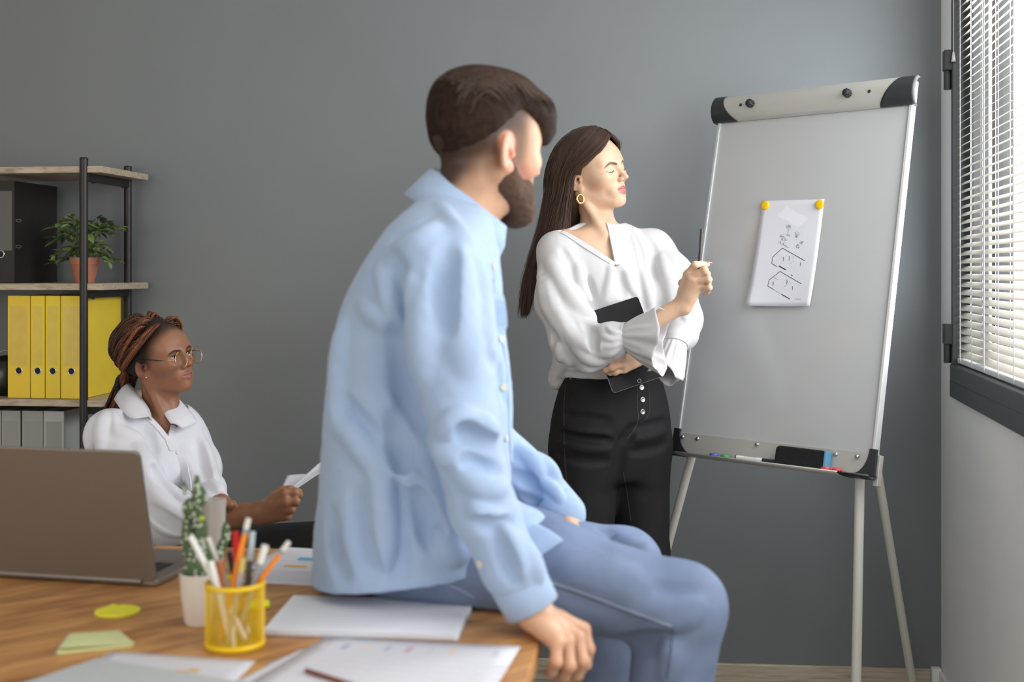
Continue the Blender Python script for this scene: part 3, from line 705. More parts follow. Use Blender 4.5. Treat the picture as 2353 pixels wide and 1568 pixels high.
def binder(name, x0, w, z, h, m, label, hole=True, slots=False, depth=.272, y0=.022, ring_z=.085, spine_label=None, group=None):
    e = empty(name, MS @ Vector((x0+w/2, y0+depth/2, z)), label, 'binder', group)
    r = .0022
    mb = MB(); slab(mb, MS, x0, x0+w, y0, y0+r, z+.001, z+h); mb.build('spine', m, e, bevel=.0012)
    for s in (0, 1):
        mb = MB(); xx = x0 if s == 0 else x0+w-r; slab(mb, MS, xx, xx+r, y0+r, y0+depth, z+.001, z+h); c = mb.build('cover', m, e, bevel=.0008)
        if slots and s:
            for zz in (z+h*.36, z+h*.615):
                mb = MB(); Mx = basis(sd, Vector((0, 0, 1)), sw_, MS @ Vector((xx+r, y0+.026, zz)))
                mb.prism([(.018*math.cos(a), .0052*math.sin(a)) for a in np.linspace(0, 2*math.pi, 17)[:-1]], .0008, Mx); rg = mb.build('slot_ring', M['ring'], c)
                mb = MB(); mb.prism([(.013*math.cos(a), .0030*math.sin(a)) for a in np.linspace(0, 2*math.pi, 17)[:-1]], .0011, Mx); mb.build('slot', M['dark'], rg)
    mb = MB(); slab(mb, MS, x0+r+.002, x0+w-r-.002, y0+.05, y0+depth-.012, z+.006, z+h-.012); mb.build('paper_block', M['paper'], e)
    if hole:
        Mx = basis(sw_, Vector((0, 0, 1)), -sd, MS @ Vector((x0+w/2, y0, z+ring_z)))
        mb = MB(); mb.lathe([(.0092, .0002), (.0098, .0012), (.0115, .0014), (.0122, .0002)], Mx, 24); rg = mb.build('finger_ring', M['ring'], e, smooth=True)
        mb = MB(); mb.lathe([(.0094, .0004), (.006, .0003), (.0001, .0002)], Mx, 24); mb.build('finger_hole', M['dark'], rg, smooth=True)
    if spine_label:
        mb = MB(); slab(mb, MS, x0+.007, x0+w-.007, y0-.0004, y0, z+h*.32, z+h*.9); mb.build('spine_label', spine_label, e)
    return e
def sx(px, Y=3.785): return ((px-CX)/F*Y-SO.x)/sw_.x
yl = [(6, 61, (240, 204, 52), 'wide yellow binder at the end of its row, next to a black object'), (62, 97, (242, 212, 54), 'narrow yellow binder standing beside the wide yellow end binder'),
      (98, 134, (242, 212, 52), 'narrow yellow binder standing between another narrow one and the outer wide one'), (135, 187, (244, 212, 64), 'wide yellow binder with its side cover showing past the black post')]
for a, b, c, lb in yl:
    m = mat('yellow_binder_card', srgb(*c), .5, var=.05, vscale=14, bump=.1, bscale=120); w = sx(b)-sx(a)-.0015
    binder('yellow_binder', sx(a), w, .924, .316, m, lb, y0=.016, group='yellow binders on one shelf', spine_label=mat('yellow_spine_film', srgb(c[0]-14, c[1]-12, c[2]+26), .35, var=.06, vscale=30))
gl = [(-62, -10, 'grey binder farthest from the black post on the lower shelf'), (-9, 37, 'grey binder with a gap beside it on the lower shelf'), (41, 92, 'grey binder in the middle of the lower shelf row'), (93, 143, 'grey binder on the lower shelf with pale slotted side next to the post')]
for i, (a, b, lb) in enumerate(gl):
    m = mat('grey_binder_card', srgb(158, 158, 156) if i < 3 else srgb(176, 178, 178), .5, var=.03, vscale=14)
    binder('grey_binder', sx(a), sx(b)-sx(a)-.001, .57, .316, m, lb, hole=False, slots=True, y0=.016, group='grey binders on the lower shelf', spine_label=mat('grey_spine_film', srgb(148, 148, 146), .35))
mk_ = mat('black_binder_card', srgb(34, 31, 30), .6, bump=.1, bscale=150)
binder('black_binder', sx(-46), sx(19)-sx(-46), 1.278, .316, mk_, 'black lever arch binder with slotted side cover beside the potted plant', slots=True, ring_z=.09, spine_label=mat('grey_label_film', srgb(92, 88, 84), .3))
# unidentified round black object, built as a generic device, ending the yellow row
e = empty('round_device', MS @ Vector((sx(-30), .12, .924)), 'round black device with a thin wire handle beside the yellow binders', 'device')
mb = MB(); mb.lathe([(.0001, 0), (.035, 0), (.05, .012), (.056, .04), (.056, .075), (.048, .105), (.03, .122), (.0001, .126)], MS @ Matrix.Translation((sx(-30)-.011, .11, .925)), 28); mb.build('body', mat('black_device_body', srgb(22, 22, 23), .3), e, smooth=True)
mb = MB(); mb.tube([MS @ Vector((sx(-30)-.011+.05*math.cos(a), .11, .99+.075*math.sin(a))) for a in np.linspace(.2, math.pi-.2, 16)], .0014, 6); mb.build('handle', M['ring'], e, smooth=True)
# potted plant
pc_ = MS @ Vector((sx(182, 3.88)-.012, .135, 1.278)); plant = empty('potted_plant', pc_, 'small leafy green plant in a terracotta pot on the oak shelf', 'plant')
Mp = Matrix.Translation(pc_)
mb = MB(); mb.lathe([(.0001, .001), (.030, .001), (.0415, .058), (.044, .058), (.0455, .080), (.041, .080), (.0395, .068), (.0001, .066)], Mp, 32); mb.build('pot', mat('terracotta', srgb(176, 116, 92), .75, var=.06, vscale=20), plant, autosmooth=40)
mb = MB(); mb.lathe([(.039, .066), (.02, .071), (.0001, .073)], Mp, 20); mb.build('soil', mat('dark_soil', srgb(46, 38, 30), .95, var=.3, vscale=90), plant)
def leaf_mesh(name, m, L=.030, W=.0075, bend=.3):
    V = []; Fc = []; n = 5
    for i in range(n+1):
        u = i/n; w = W*math.sin(math.pi*min(1, u**.8*.98+.02))**.8*(1-.25*u); z = -bend*L*u*u
        V += [(-w, L*u, z+.22*w), (0, L*u, z-.0006), (w, L*u, z+.22*w)]
    for i in range(n):
        a = 3*i; Fc += [(a, a+1, a+4, a+3), (a+1, a+2, a+5, a+4)]
    me = bpy.data.meshes.new(name); me.from_pydata(V, [], Fc); me.update(); me.shade_smooth(); me.materials.append(m); return me
lm = [leaf_mesh('leaf', mat('plant_leaf_%d' % i, srgb(*c), .45, var=.12, vscale=40, spec=.4), L, W, b) for i, (c, L, W, b) in enumerate((((118, 142, 82), .030, .0085, .1), ((84, 110, 64), .027, .008, .25), ((152, 170, 104), .025, .0075, .0), ((60, 84, 54), .03, .0085, .2)))]
rr = random.Random(11); nleaf = 0
for s in range(34):
    a = s*2.399+rr.uniform(-.2, .2); reach = rr.uniform(.06, .142); up = rr.uniform(-.035, .125)*(1.3-reach/.2)+.012
    if math.sin(a) > .3: reach *= .75
    root = Vector((.012*math.cos(a), .012*math.sin(a), .07)); tip = Vector((reach*math.cos(a), reach*.8*math.sin(a), .078+up)); mid = Vector((reach*.5*math.cos(a), reach*.45*math.sin(a), .095+up*.9))
    pth = smooth_path([root, mid, tip], 12)
    mb = MB(); mb.tube([tuple(pc_+Vector(p)) for p in pth], [.0012*(1-.06*i) for i in range(12)], 5); mb.build('stem', M.setdefault('stem', mat('plant_stem', srgb(70, 84, 44), .6)), plant)
    for i in (4, 6, 8, 10, 11):
        for sgn in ((-1, 1) if i < 11 else (0,)):
            if nleaf >= 300: break
            p = Vector(pth[i]); t = Vector(pth[min(i+1, 11)])-Vector(pth[i-1]); t.normalize(); side = t.cross(Vector((0, 0, 1))).normalized()*sgn
            yd = (t*.6+side*.8+Vector((rr.uniform(-.3, .3), rr.uniform(-.3, .3), rr.uniform(-.25, .4)))).normalized(); zd = Vector((rr.uniform(-.4, .4), rr.uniform(-.4, .4), 1)); xd = yd.cross(zd).normalized(); zd = xd.cross(yd)
            o = bpy.data.objects.new('leaf', lm[rr.choice((0, 0, 1, 2, 3))]); COL.objects.link(o); o.parent = plant; sc = rr.uniform(.9, 1.35)
            o.matrix_local = basis(xd*sc, yd*sc, zd*sc, p); nleaf += 1
# ------------------------------------------------------------------ desk and what lies on it
M['desk'] = wood('warm_oak_desk', [srgb(152, 104, 60), srgb(192, 138, 84), srgb(220, 168, 106), srgb(234, 186, 124)], 2.2, rough=.42, rot=(0, 0, math.radians(-42)), stretch=(2.4, 15, 15), plank=.0, bump=.02)
du = Vector((.9937, -.112, 0)); dv = Vector((.112, .9937, 0)); DO = Vector((.106, 2.47, 0)); MD = basis(du, dv, Vector((0, 0, 1)), DO)   # local: x right, y away; origin at the far right corner
desk = empty('office_desk', MD @ Vector((-.85, -.45, 0)), 'warm oak office desk with rounded corners that the man sits on', 'desk')
def rrect(x0, x1, y0, y1, r, n=6):
    out = []
    for cx, cy, a0 in ((x1-r, y1-r, 0), (x0+r, y1-r, 90), (x0+r, y0+r, 180), (x1-r, y0+r, 270)):
        out += [(cx+r*math.cos(math.radians(a0+90*i/n)), cy+r*math.sin(math.radians(a0+90*i/n))) for i in range(n+1)]
    return out
mb = MB(); mb.prism(rrect(-1.79, 0, -1.0, .0, .05), .028, MD @ Matrix.Translation((0, 0, DESK_Z-.028))); mb.build('desktop', M['desk'], desk, bevel=.003)
M['desk_leg'] = mat('black_desk_steel', srgb(36, 36, 38), .5)
for x in (-1.66, -.34):
    for y in (-.92, -.1):
        mb = MB(); slab(mb, MD, x-.025, x+.025, y-.025, y+.025, .0, DESK_Z-.03); mb.build('leg', M['desk_leg'], desk, bevel=.003)
mb = MB(); slab(mb, MD, -1.64, -.36, -.115, -.085, DESK_Z-.09, DESK_Z-.03); mb.build('apron', M['desk_leg'], desk, bevel=.002)
mb = MB(); slab(mb, MD, -1.64, -.36, -.935, -.905, DESK_Z-.09, DESK_Z-.03); mb.build('apron', M['desk_leg'], desk, bevel=.002)

# laptop
lh = Vector((.976, -.219, 0)); lf = Vector((.219, .976, 0)); L0 = Vector((-.636, 2.219, DESK_Z)); LW, LD = .352, .238
laptop = empty('laptop', L0-lh*LW/2+lf*LD/2, 'open laptop with its grey brown lid turned to the cactus and pens', 'laptop')
M['lap'] = mat('space_grey_aluminium', srgb(132, 124, 116), .42, metal=.55, bump=.02, bscale=900); M['lap_dark'] = mat('laptop_keys', srgb(62, 62, 68), .5)
ML = basis(lh, lf, Vector((0, 0, 1)), L0)        # x right (0 at the right end), y away from the hinge
mb = MB(); mb.prism(rrect(-LW, 0, .004, LD, .012), .012, ML @ Matrix.Translation((0, 0, .0015))); base = mb.build('base', M['lap'], laptop, bevel=.003)
mb = MB(); slab(mb, ML, -LW+.03, -.03, .02, .125, .0135, .0140); mb.build('keyboard_well', M['lap_dark'], base)
ku = [(r, c) for r in range(5) for c in range(14)]; mb0 = MB(); slab(mb0, Matrix.Identity(4), -.009, .009, -.0085, .0085, 0, .0012)
kme = None
for r, c in ku:
    if kme is None:
        o = mb0.build('key', mat('key_cap', srgb(40, 40, 44), .5), base); kme = o.data
    else: o = bpy.data.objects.new('key', kme); COL.objects.link(o); o.parent = base
    o.matrix_parent_inverse = Matrix(); o.matrix_local = ML @ Matrix.Translation((-LW+.045+c*.0203, .032+r*.020, .0142)) if True else None
mb = MB(); slab(mb, ML, -LW/2-.05, -LW/2+.05, .14, .215, .0136, .0139); mb.build('trackpad', M['lap'], base)
lean = math.atan2(.060, .243); LH = .25
up = (Vector((0, 0, 1))*math.cos(lean)-lf*math.sin(lean)); ln = lh.cross(up)           # ln points away from the camera: screen side
MLid = basis(lh, up, -ln if ln.y < 0 else -ln, L0+Vector((0, 0, .010)))
zb = Vector((MLid[0][2], MLid[1][2], MLid[2][2]))
mb = MB(); mb.prism(rrect(-LW, 0, 0, LH, .012), .006, MLid); lid = mb.build('lid', M['lap'], laptop, bevel=.0025)
scr = NT('laptop_screen'); scr.b.inputs['Base Color'].default_value = (.02, .02, .025, 1); scr.b.inputs['Roughness'].default_value = .15; M['screen'] = scr.m
zf = -.0006 if zb.y < 0 else .006
mb = MB(); slab(mb, MLid, -LW+.008, -.008, .012, LH-.008, zf, zf+.0006); mb.build('screen', M['screen'], lid)
mb = MB(); mb.tube([ML @ Vector((-LW+.03, .002, .010)), ML @ Vector((-.03, .002, .010))], .0055, 12); mb.build('hinge', M['lap'], laptop)

# cactus in its pot
cpos = Vector(D(457, 1436)); cactus = empty('potted_cactus', cpos, 'lobed green cactus with white tufts in a small white pot behind the pen cup', 'cactus')
mb = MB(); mb.lathe([(.0001, .001), (.019, .001), (.0225, .006), (.0275, .045), (.0305, .083), (.029, .084), (.0275, .08), (.026, .072), (.0001, .071)], Matrix.Translation(cpos), 32); mb.build('pot', mat('white_ceramic', srgb(226, 218, 210), .35), cactus, autosmooth=40)
mb = MB(); mb.lathe([(.0265, .072), (.0001, .077)], Matrix.Translation(cpos), 20); mb.build('soil', M['dark'], cactus)
cy = float(cpos.y)
def C(px, py, dy=0): return P(px, py, cy+dy)
pxm = cy/F
segs = [((447, 1308), 24, 42, 0), ((432, 1230), 15, 52, .006), ((461, 1222), 15, 46, -.006), ((441, 1168), 22, 24, .004), ((458, 1142), 17, 26, -.004), ((452, 1108), 8, 17, -.002), ((424, 1122), 5, 19, .004), ((488, 1288), 9, 36, .004), ((519, 1228), 11, 30, .008), ((507, 1262), 9, 22, .006), ((470, 1265), 10, 30, .0)]
cp = [Ell(C(a, b, dy), (rx*pxm, rx*pxm*.75, ry*pxm), k=.006) for (a, b), rx, ry, dy in segs]
cp += [Cap(C(470, 1318, .002), C(500, 1278, .005), .006, .006, k=.006)]
sdf_obj('stem', cp, .0025, mat('cactus_green', srgb(74, 96, 62), .6, var=.18, vscale=60, bump=.3, bscale=160), cactus)
Vs = []; rr = random.Random(5); Mt = MB(); tries = []
for (a, b), rx, ry, dy in segs:
    for _ in range(int(rx*ry/60)+3): tries.append((a+rr.uniform(-.9, .9)*rx, b+rr.uniform(-.9, .9)*ry))
pts, nn, ok = hit(cp, tries)
for p, n, k in zip(pts, nn, ok):
    if k: Mt.lathe([(.0001, .0016), (.0016, .0011), (.0024, -.0002)], orient(p, n), 6)
tf = Mt.build('spine_tufts', mat('white_cactus_wool', srgb(206, 212, 196), .9), cactus); tag(tf, kind='stuff')
bud = MB(); bud.lathe([(.0001, .006), (.004, .003), (.0045, -.001)], orient(hit(cp, [(464, 1192)])[0][0], (0, -1, .3)), 10); bud.build('bud', mat('yellow_green_bud', srgb(190, 196, 60), .6), cactus, smooth=True)
# white cup behind the cactus
vp = Vector(D(492, 1298)); vase = empty('ceramic_cup', vp, 'tall white ceramic cup standing behind the cactus', 'cup')
mb = MB(); mb.lathe([(.0001, .001), (.0165, .001), (.019, .02), (.0225, .115), (.0232, .126), (.0218, .1265), (.0208, .118), (.017, .02), (.0001, .012)], Matrix.Translation(vp), 30); mb.build('body', mat('white_glaze', srgb(228, 224, 218), .3), vase, autosmooth=50)
# yellow mesh pen cup
pcx = Vector(D(540, 1484)); R0 = .0435; HC = .098
cup = empty('pen_cup', pcx, 'yellow wire mesh pen cup full of pens and pencils on the desk', 'pen cup')
M['yel'] = mat('yellow_lacquer', srgb(236, 196, 12), .35)
V = []; Fc = []; nx, nz = 66, 26
for j in range(nz+1):
    for i in range(nx):
        a = 2*math.pi*(i+.5*(j % 2))/nx; V.append((pcx.x+R0*math.cos(a), pcx.y+R0*math.sin(a), pcx.z+.006+(HC-.012)*j/nz))
for j in range(nz-1):
    for i in range(nx):
        if j % 2 == 0: Fc.append((j*nx+i, (j+1)*nx+i, (j+2)*nx+i, (j+1)*nx+(i-1) % nx))
        else: Fc.append((j*nx+i, (j+1)*nx+(i+1) % nx, (j+2)*nx+i, (j+1)*nx+i))
o = pydata('wire_mesh', V, Fc, M['yel'], cup); w = o.modifiers.new('wire', 'WIREFRAME'); w.thickness = .0012; w.use_even_offset = False; tag(o, kind='stuff')
for z0, z1, nm in ((0.0005, .010, 'base_ring'), (HC-.008, HC, 'rim')):
    mb = MB(); mb.lathe([(R0-.0012, z0), (R0+.0016, z0+.001), (R0+.0022, (z0+z1)/2), (R0+.0016, z1-.001), (R0-.0012, z1), (R0-.0016, (z0+z1)/2), (R0-.0012, z0)], Matrix.Translation(pcx), 40); mb.build(nm, M['yel'], cup, smooth=True)
mb = MB(); mb.lathe([(.0001, .0012), (R0, .0012), (R0, .0024), (.0001, .0024)], Matrix.Translation(pcx), 40); mb.build('bottom', M['yel'], cup)
def inside(dx, dy, z=.0035): return np.array([pcx.x+dx, pcx.y+dy, pcx.z+z])
def stick(kind, top_px, dY, bot, r, cols, label, cat):
    a = np.array(bot); b = P(top_px[0], top_px[1], pcx.y+dY); ax = b-a
    e = empty(kind, a, label, cat, 'pens and pencils in the yellow cup')
    for nm, t0, t1, rf0, rf1, c in cols:
        mb = MB(); mb.tube([a+ax*t0, a+ax*t1], [r*rf0, r*rf1], 12 if cat != 'pencil' else 6); mb.build(nm, c, e, autosmooth=35)
    return e
def pm(n, c, rough=.4, **k): return mat(n, srgb(*c), rough, **k)
W_, OR, RED, GR, LB, BK, TR_ = pm('white_pen_plastic', (230, 230, 226)), pm('orange_pencil_paint', (240, 140, 28)), pm('red_pen_plastic', (206, 30, 34), .3), pm('silver_pen', (165, 168, 172), .3, metal=.5), pm('pale_blue_pen', (186, 204, 212), .3), pm('black_pen', (40, 40, 44), .4), pm('tan_pencil_wood', (214, 172, 120), .7)
ER = pm('white_eraser', (226, 224, 214), .7); BRN = pm('copper_pen', (206, 124, 74), .4); DG = pm('dark_grey_pen', (84, 86, 92), .4)
pen = lambda c, t: [('tip', .0, .06, .25, .8, GR), ('barrel', .06, .78, 1, 1, c), ('cap', .78, 1, 1.12, 1.0, t)]
pcl = lambda c: [('lead_tip', .0, .08, .1, .95, TR_), ('shaft', .08, .88, 1, 1, c), ('ferrule', .88, .92, 1.05, 1.05, GR), ('eraser', .92, 1.0, 1, .92, ER)]
stick('ballpoint_pen', (437, 1232), -.005, inside(.022, -.008), .0048, pen(W_, W_), 'thick white pen leaning over the cactus side of the cup', 'pen')
stick('ballpoint_pen', (478, 1236), .02, inside(.02, .02), .0036, pen(W_, W_), 'slim white pen standing behind the thick white pen', 'pen')
stick('ballpoint_pen', (484, 1290), -.012, inside(.002, -.024), .0050, pen(W_, W_), 'short thick white pen just above the cup rim', 'pen')
stick('pencil', (505, 1290), .0, inside(-.02, .012), .0046, pen(BRN, BRN), 'copper brown pen barely rising over the rim', 'pen')
stick('ballpoint_pen', (526, 1268), .018, inside(.012, .025), .0040, pen(BK, BK), 'black pen behind the red pen in the cup', 'pen')
stick('felt_pen', (541, 1222), .005, inside(.005, .012), .0050, [('tip', .0, .06, .25, .8, GR), ('barrel', .06, .72, 1, 1, GR), ('cap', .72, 1, 1.1, 1.0, RED)], 'felt pen with a bright red cap', 'pen')
stick('pencil', (571, 1192), -.01, inside(-.022, -.014), .0044, pcl(OR), 'tall orange pencil with white eraser rising highest in the cup', 'pencil')
stick('ballpoint_pen', (580, 1222), .015, inside(.010, .004), .0046, [('tip', .0, .06, .25, .8, GR), ('barrel', .06, .74, 1, 1, DG), ('cap', .74, 1, 1.1, 1.05, LB)], 'grey pen with a pale blue cap', 'pen')
stick('ballpoint_pen', (610, 1254), .0, inside(.0, -.004), .0044, [('tip', .0, .06, .25, .8, GR), ('barrel', .06, .82, 1, 1, GR), ('cap', .82, 1, 1.25, 1.3, W_)], 'silver pen with a rounded white end', 'pen')
stick('pencil', (664, 1246), .002, inside(-.034, .008), .0042, pcl(OR), 'orange pencil leaning far out over the rim', 'pencil')
stick('ballpoint_pen', (560, 1282), -.022, inside(-.004, -.03), .0042, [('tip', .0, .06, .25, .8, GR), ('barrel', .06, .84, 1, 1, GR), ('cap', .84, 1, 1.1, 1.05, pm('brass_clip', (214, 190, 110), .3, metal=.5))], 'silver pen with a brass end near the front of the cup', 'pen')
stick('ballpoint_pen', (534, 1400), -.024, inside(.006, -.034), .0030, [('barrel', 0, 1, 1, 1, W_)], 'short white stick seen only through the yellow mesh', 'pen')
hp = Vector(D(596, 1392)); hl = empty('highlighter', hp, 'lime yellow highlighter lying on the desk behind the pen cup', 'highlighter')
LY = pm('lime_highlighter', (222, 236, 20), .35)
a = np.array(D(560, 1394, DESK_Z+.0095)); b = np.array(D(606, 1389, DESK_Z+.0095)); mb = MB(); mb.tube([a, b], .0088, 14); mb.build('barrel', LY, hl, autosmooth=40)
mb = MB(); mb.tube([b, b+(b-a)*.24], .0075, 14); mb.build('cap', LY, hl, autosmooth=40)

# sheets and pads
def quad_sheet(name, px, m, label, cat, z=.0004, th=.0004, sub=10, curl=None, group=None):
    c = [np.array(D(a, b, DESK_Z)) for a, b in px]; V = []; Fc = []; n = sub
    for s in (1, 0):
        for j in range(n+1):
            for i in range(n+1):
                u, v = i/n, j/n; p = (1-v)*((1-u)*c[0]+u*c[1])+v*((1-u)*c[3]+u*c[2]); lift = curl(u, v) if curl else 0; V.append((p[0], p[1], DESK_Z+z+lift+(th if s else 0)))
    S = (n+1)**2
    for j in range(n):
        for i in range(n):
            a = j*(n+1)+i; Fc += [(a, a+n+1, a+n+2, a+1), (S+a, S+a+1, S+a+n+2, S+a+n+1)]
    for i in range(n):
        for a, b in ((i, i+1), (n*(n+1)+i+1, n*(n+1)+i), ((i+1)*(n+1), i*(n+1)), (i*(n+1)+n, (i+1)*(n+1)+n)): Fc.append((a, b, S+b, S+a))
    e = empty(name, c[0], label, cat, group); pydata('page', V, Fc, m, e, True)
    def at(u, v, lift=.0003):
        p = (1-v)*((1-u)*c[0]+u*c[1])+v*((1-u)*c[3]+u*c[2]); return (p[0], p[1], DESK_Z+z+th+lift+(curl(u, v) if curl else 0))
    return e, at
def printed(e, at, name, m, rects):
    V = []; Fc = []
    for u0, v0, u1, v1 in rects:
        k = len(V); V += [at(u0, v0), at(u1, v0), at(u1, v1), at(u0, v1)]; Fc.append((k, k+3, k+2, k+1))
    o = pydata(name, V, Fc, m, e)
    if len(rects) > 1: tag(o, kind='stuff')
    return o
PO, PB, PG_, PK = mat('orange_chart_ink', srgb(226, 178, 84), .8), mat('blue_chart_ink', srgb(112, 172, 206), .8), mat('grey_text_ink', srgb(222, 222, 230), .8), mat('dark_text_ink', srgb(166, 166, 178), .8)
e, at = quad_sheet('chart_sheet', [(258, 1499), (588, 1521), (470, 1640), (60, 1600)], M['paper'], 'white sheet with an orange chart lying in front of the pen cup', 'paper', z=.0006)
for k, q in enumerate(((.46, .36, .54, .41), (.58, .30, .66, .35), (.65, .25, .72, .31), (.54, .34, .60, .39))): printed(e, at, 'chart_bar', PO, [q])
printed(e, at, 'text_lines', PG_, [(.12, .08+.05*i, .8-.2*(i % 2), .095+.05*i) for i in range(4)])
gf = empty('grey_folder', D(225, 1523), 'pale grey folder with fine texture overlapping the chart sheet', 'folder')
c = [np.array(D(*q)) for q in ((222, 1524), (640, 1592), (470, 1760), (-120, 1640))]
mb = MB(); mb.add([(p[0], p[1], DESK_Z+.0014) for p in c]+[(p[0], p[1], DESK_Z+.0075) for p in c], [(0, 1, 2, 3), (7, 6, 5, 4), (1, 0, 4, 5), (2, 1, 5, 6), (3, 2, 6, 7), (0, 3, 7, 4)]); mb.build('cover', mat('pale_grey_card', srgb(190, 196, 198), .55, var=.05, vscale=160, bump=.2, bscale=400), gf, bevel=.002)
e, at = quad_sheet('report_sheet', [(610, 1528), (772, 1466), (1150, 1500), (900, 1720)], M['paper'], 'white page slipped under the report with coloured dots', 'paper', z=.0006)
def rc(u, v): return .002*u*(1-v)
e, at = quad_sheet('report_sheet', [(745, 1469), (1197, 1492), (1105, 1640), (520, 1604)], M['paper'], 'white report page with a row of coloured dots and a pencil on it', 'paper', z=.0016, curl=rc)
for i, cl in enumerate(((190, 190, 205), (140, 146, 190), (226, 196, 170), (140, 170, 170), (196, 120, 160), (190, 190, 205), (224, 190, 150), (205, 205, 214), (176, 180, 196))):
    printed(e, at, 'dot', mat('dot_ink', srgb(*[int(c*.6+236*.4) for c in cl]), .8), [(.05+.105*i, .10, .078+.105*i, .19)])
printed(e, at, 'text_block', PG_, [(.08+.2*j, .34+.09*i, .2+.2*j, .38+.09*i) for i in range(5) for j in range(5)])
e, at = quad_sheet('report_sheet', [(690, 1496), (760, 1476), (560, 1600), (480, 1600)], M['paper'], 'narrow white strip of a page showing beside the report', 'paper', z=.0011)
a, b = np.array(D(703, 1541, DESK_Z+.006)), np.array(D(850, 1588, DESK_Z+.006)); pe = empty('brown_pencil', a, 'brown pencil lying across the report page', 'pencil')
bb = pm('brown_pencil_paint', (122, 62, 44), .4); mb = MB(); mb.tube([a, b], .0036, 6); mb.build('shaft', bb, pe); mb = MB(); mb.tube([b, b+(b-a)*.12], [.0036, .0004], 6); mb.build('lead_tip', TR_, pe)
e, at = quad_sheet('chart_sheet', [(648, 1259), (800, 1268), (790, 1318), (560, 1310)], M['paper'], 'sheet with blue and orange charts at the far edge beside the man', 'paper', z=.0012)
printed(e, at, 'chart_bar', PB, [(.42, .42, .62, .56)]); printed(e, at, 'chart_bar', PO, [(.36, .78, .6, .86)]); printed(e, at, 'text_lines', PG_, [(.12, .2, .4, .24), (.1, .3, .35, .34)])
e, at = quad_sheet('chart_sheet', [(600, 1302), (800, 1312), (800, 1352), (545, 1338)], M['paper'], 'blank sheet lying between the pen cup and the man', 'paper', z=.0006)
# notebook
nb_ = [np.array(D(*q)) for q in ((672, 1380), (1092, 1393), (1052, 1476), (600, 1463))]
nbk = empty('spiral_notebook', nb_[3], 'open spiral notebook with white ruled pages between cup and man', 'notebook')
def layer(name, z0, z1, m, inset=0):
    cen = sum(nb_)/4; c = [p+(cen-p)*inset for p in nb_]
    mb = MB(); mb.add([(p[0], p[1], DESK_Z+z0) for p in c]+[(p[0], p[1], DESK_Z+z1) for p in c], [(0, 1, 2, 3), (7, 6, 5, 4), (1, 0, 4, 5), (2, 1, 5, 6), (3, 2, 6, 7), (0, 3, 7, 4)]); return mb.build(name, m, nbk, bevel=.0008)
layer('back_cover', .0008, .0022, pm('notebook_cover', (188, 192, 206), .5)); pg = layer('page_block', .0023, .0095, mat('notebook_paper', srgb(240, 242, 248), .8), .012)
V = []; Fc = []
for i in range(11):
    v = .1+i*.075; k = len(V)
    for u, w in ((.03, v), (.97, v), (.97, v+.006), (.03, v+.006)):
        p = (1-w)*((1-u)*nb_[0]+u*nb_[1])+w*((1-u)*nb_[3]+u*nb_[2]); V.append((p[0], p[1], DESK_Z+.0098))
    Fc.append((k, k+3, k+2, k+1))
tag(pydata('ruled_lines', V, Fc, pm('ruling_ink', (190, 198, 220), .8), pg), kind='stuff')
mb = MB(); ex = (nb_[2]-nb_[3]); ey = nb_[0]-nb_[3]; ey = ey/np.linalg.norm(ey)
for i in range(46):
    c = nb_[3]+ex*(.015+.97*i/45)+ey*.002+np.array([0, 0, .0058]); mb.tube([c+ey*.0052*math.cos(t)+np.array([0, 0, .0052*math.sin(t)]) for t in np.linspace(0, 2*math.pi, 9)], .0009, 5, cap=False)
tag(mb.build('spiral_binding', pm('white_wire', (214, 216, 224), .35, metal=.4), nbk), kind='stuff')
# sticky notes
cc = np.array(D(270, 1408)); rx_ = 51/F*cc[1]; ry_ = .034
st = empty('sticky_note', cc, 'bright yellow speech bubble sticky note on the bare desk', 'sticky note')
poly = [(rx_*math.cos(a), ry_*math.sin(a)) for a in np.linspace(0, 2*math.pi, 40)[:-1]]
poly = [(x, y) for x, y in poly if not (-.022 < x < -.008 and y > 0)]; i0 = max(range(len(poly)), key=lambda i: (poly[i][0] < -.02)*(poly[i][1] > 0)*(100+poly[i][0]))
poly.insert(i0, (-.018, ry_*1.22))
mb = MB(); mb.prism(poly, .003, Matrix.Translation((cc[0], cc[1], DESK_Z+.0006)) @ Matrix.Rotation(.06, 4, 'Z')); mb.build('pad', pm('neon_yellow_paper', (238, 234, 62), .7), st)
gp = [np.array(D(*q)) for q in ((160, 1464), (268, 1457), (306, 1488), (132, 1506))]
sn = empty('sticky_note', gp[3], 'pale green sticky note pad with a curled corner near the folder', 'sticky note')
def pad(z0, z1, name, m, sh=0, curl=0):
    c = [p+np.array([sh, -sh*.4, 0]) for p in gp]; lift = [0, 0, 0, curl]
    mb = MB(); mb.add([(p[0], p[1], DESK_Z+z0+l*.9) for p, l in zip(c, lift)]+[(p[0], p[1], DESK_Z+z1+l) for p, l in zip(c, lift)], [(0, 1, 2, 3), (7, 6, 5, 4), (1, 0, 4, 5), (2, 1, 5, 6), (3, 2, 6, 7), (0, 3, 7, 4)]); mb.build(name, m, sn, bevel=.0005)
pad(.0006, .0050, 'pad', pm('pale_green_paper', (212, 218, 158), .75)); pad(.0054, .0060, 'top_sheet', pm('pale_green_sheet', (216, 222, 164), .75), .004, .006); pad(.0004, .0005, 'backing_sheet', M['paper'], -.005)
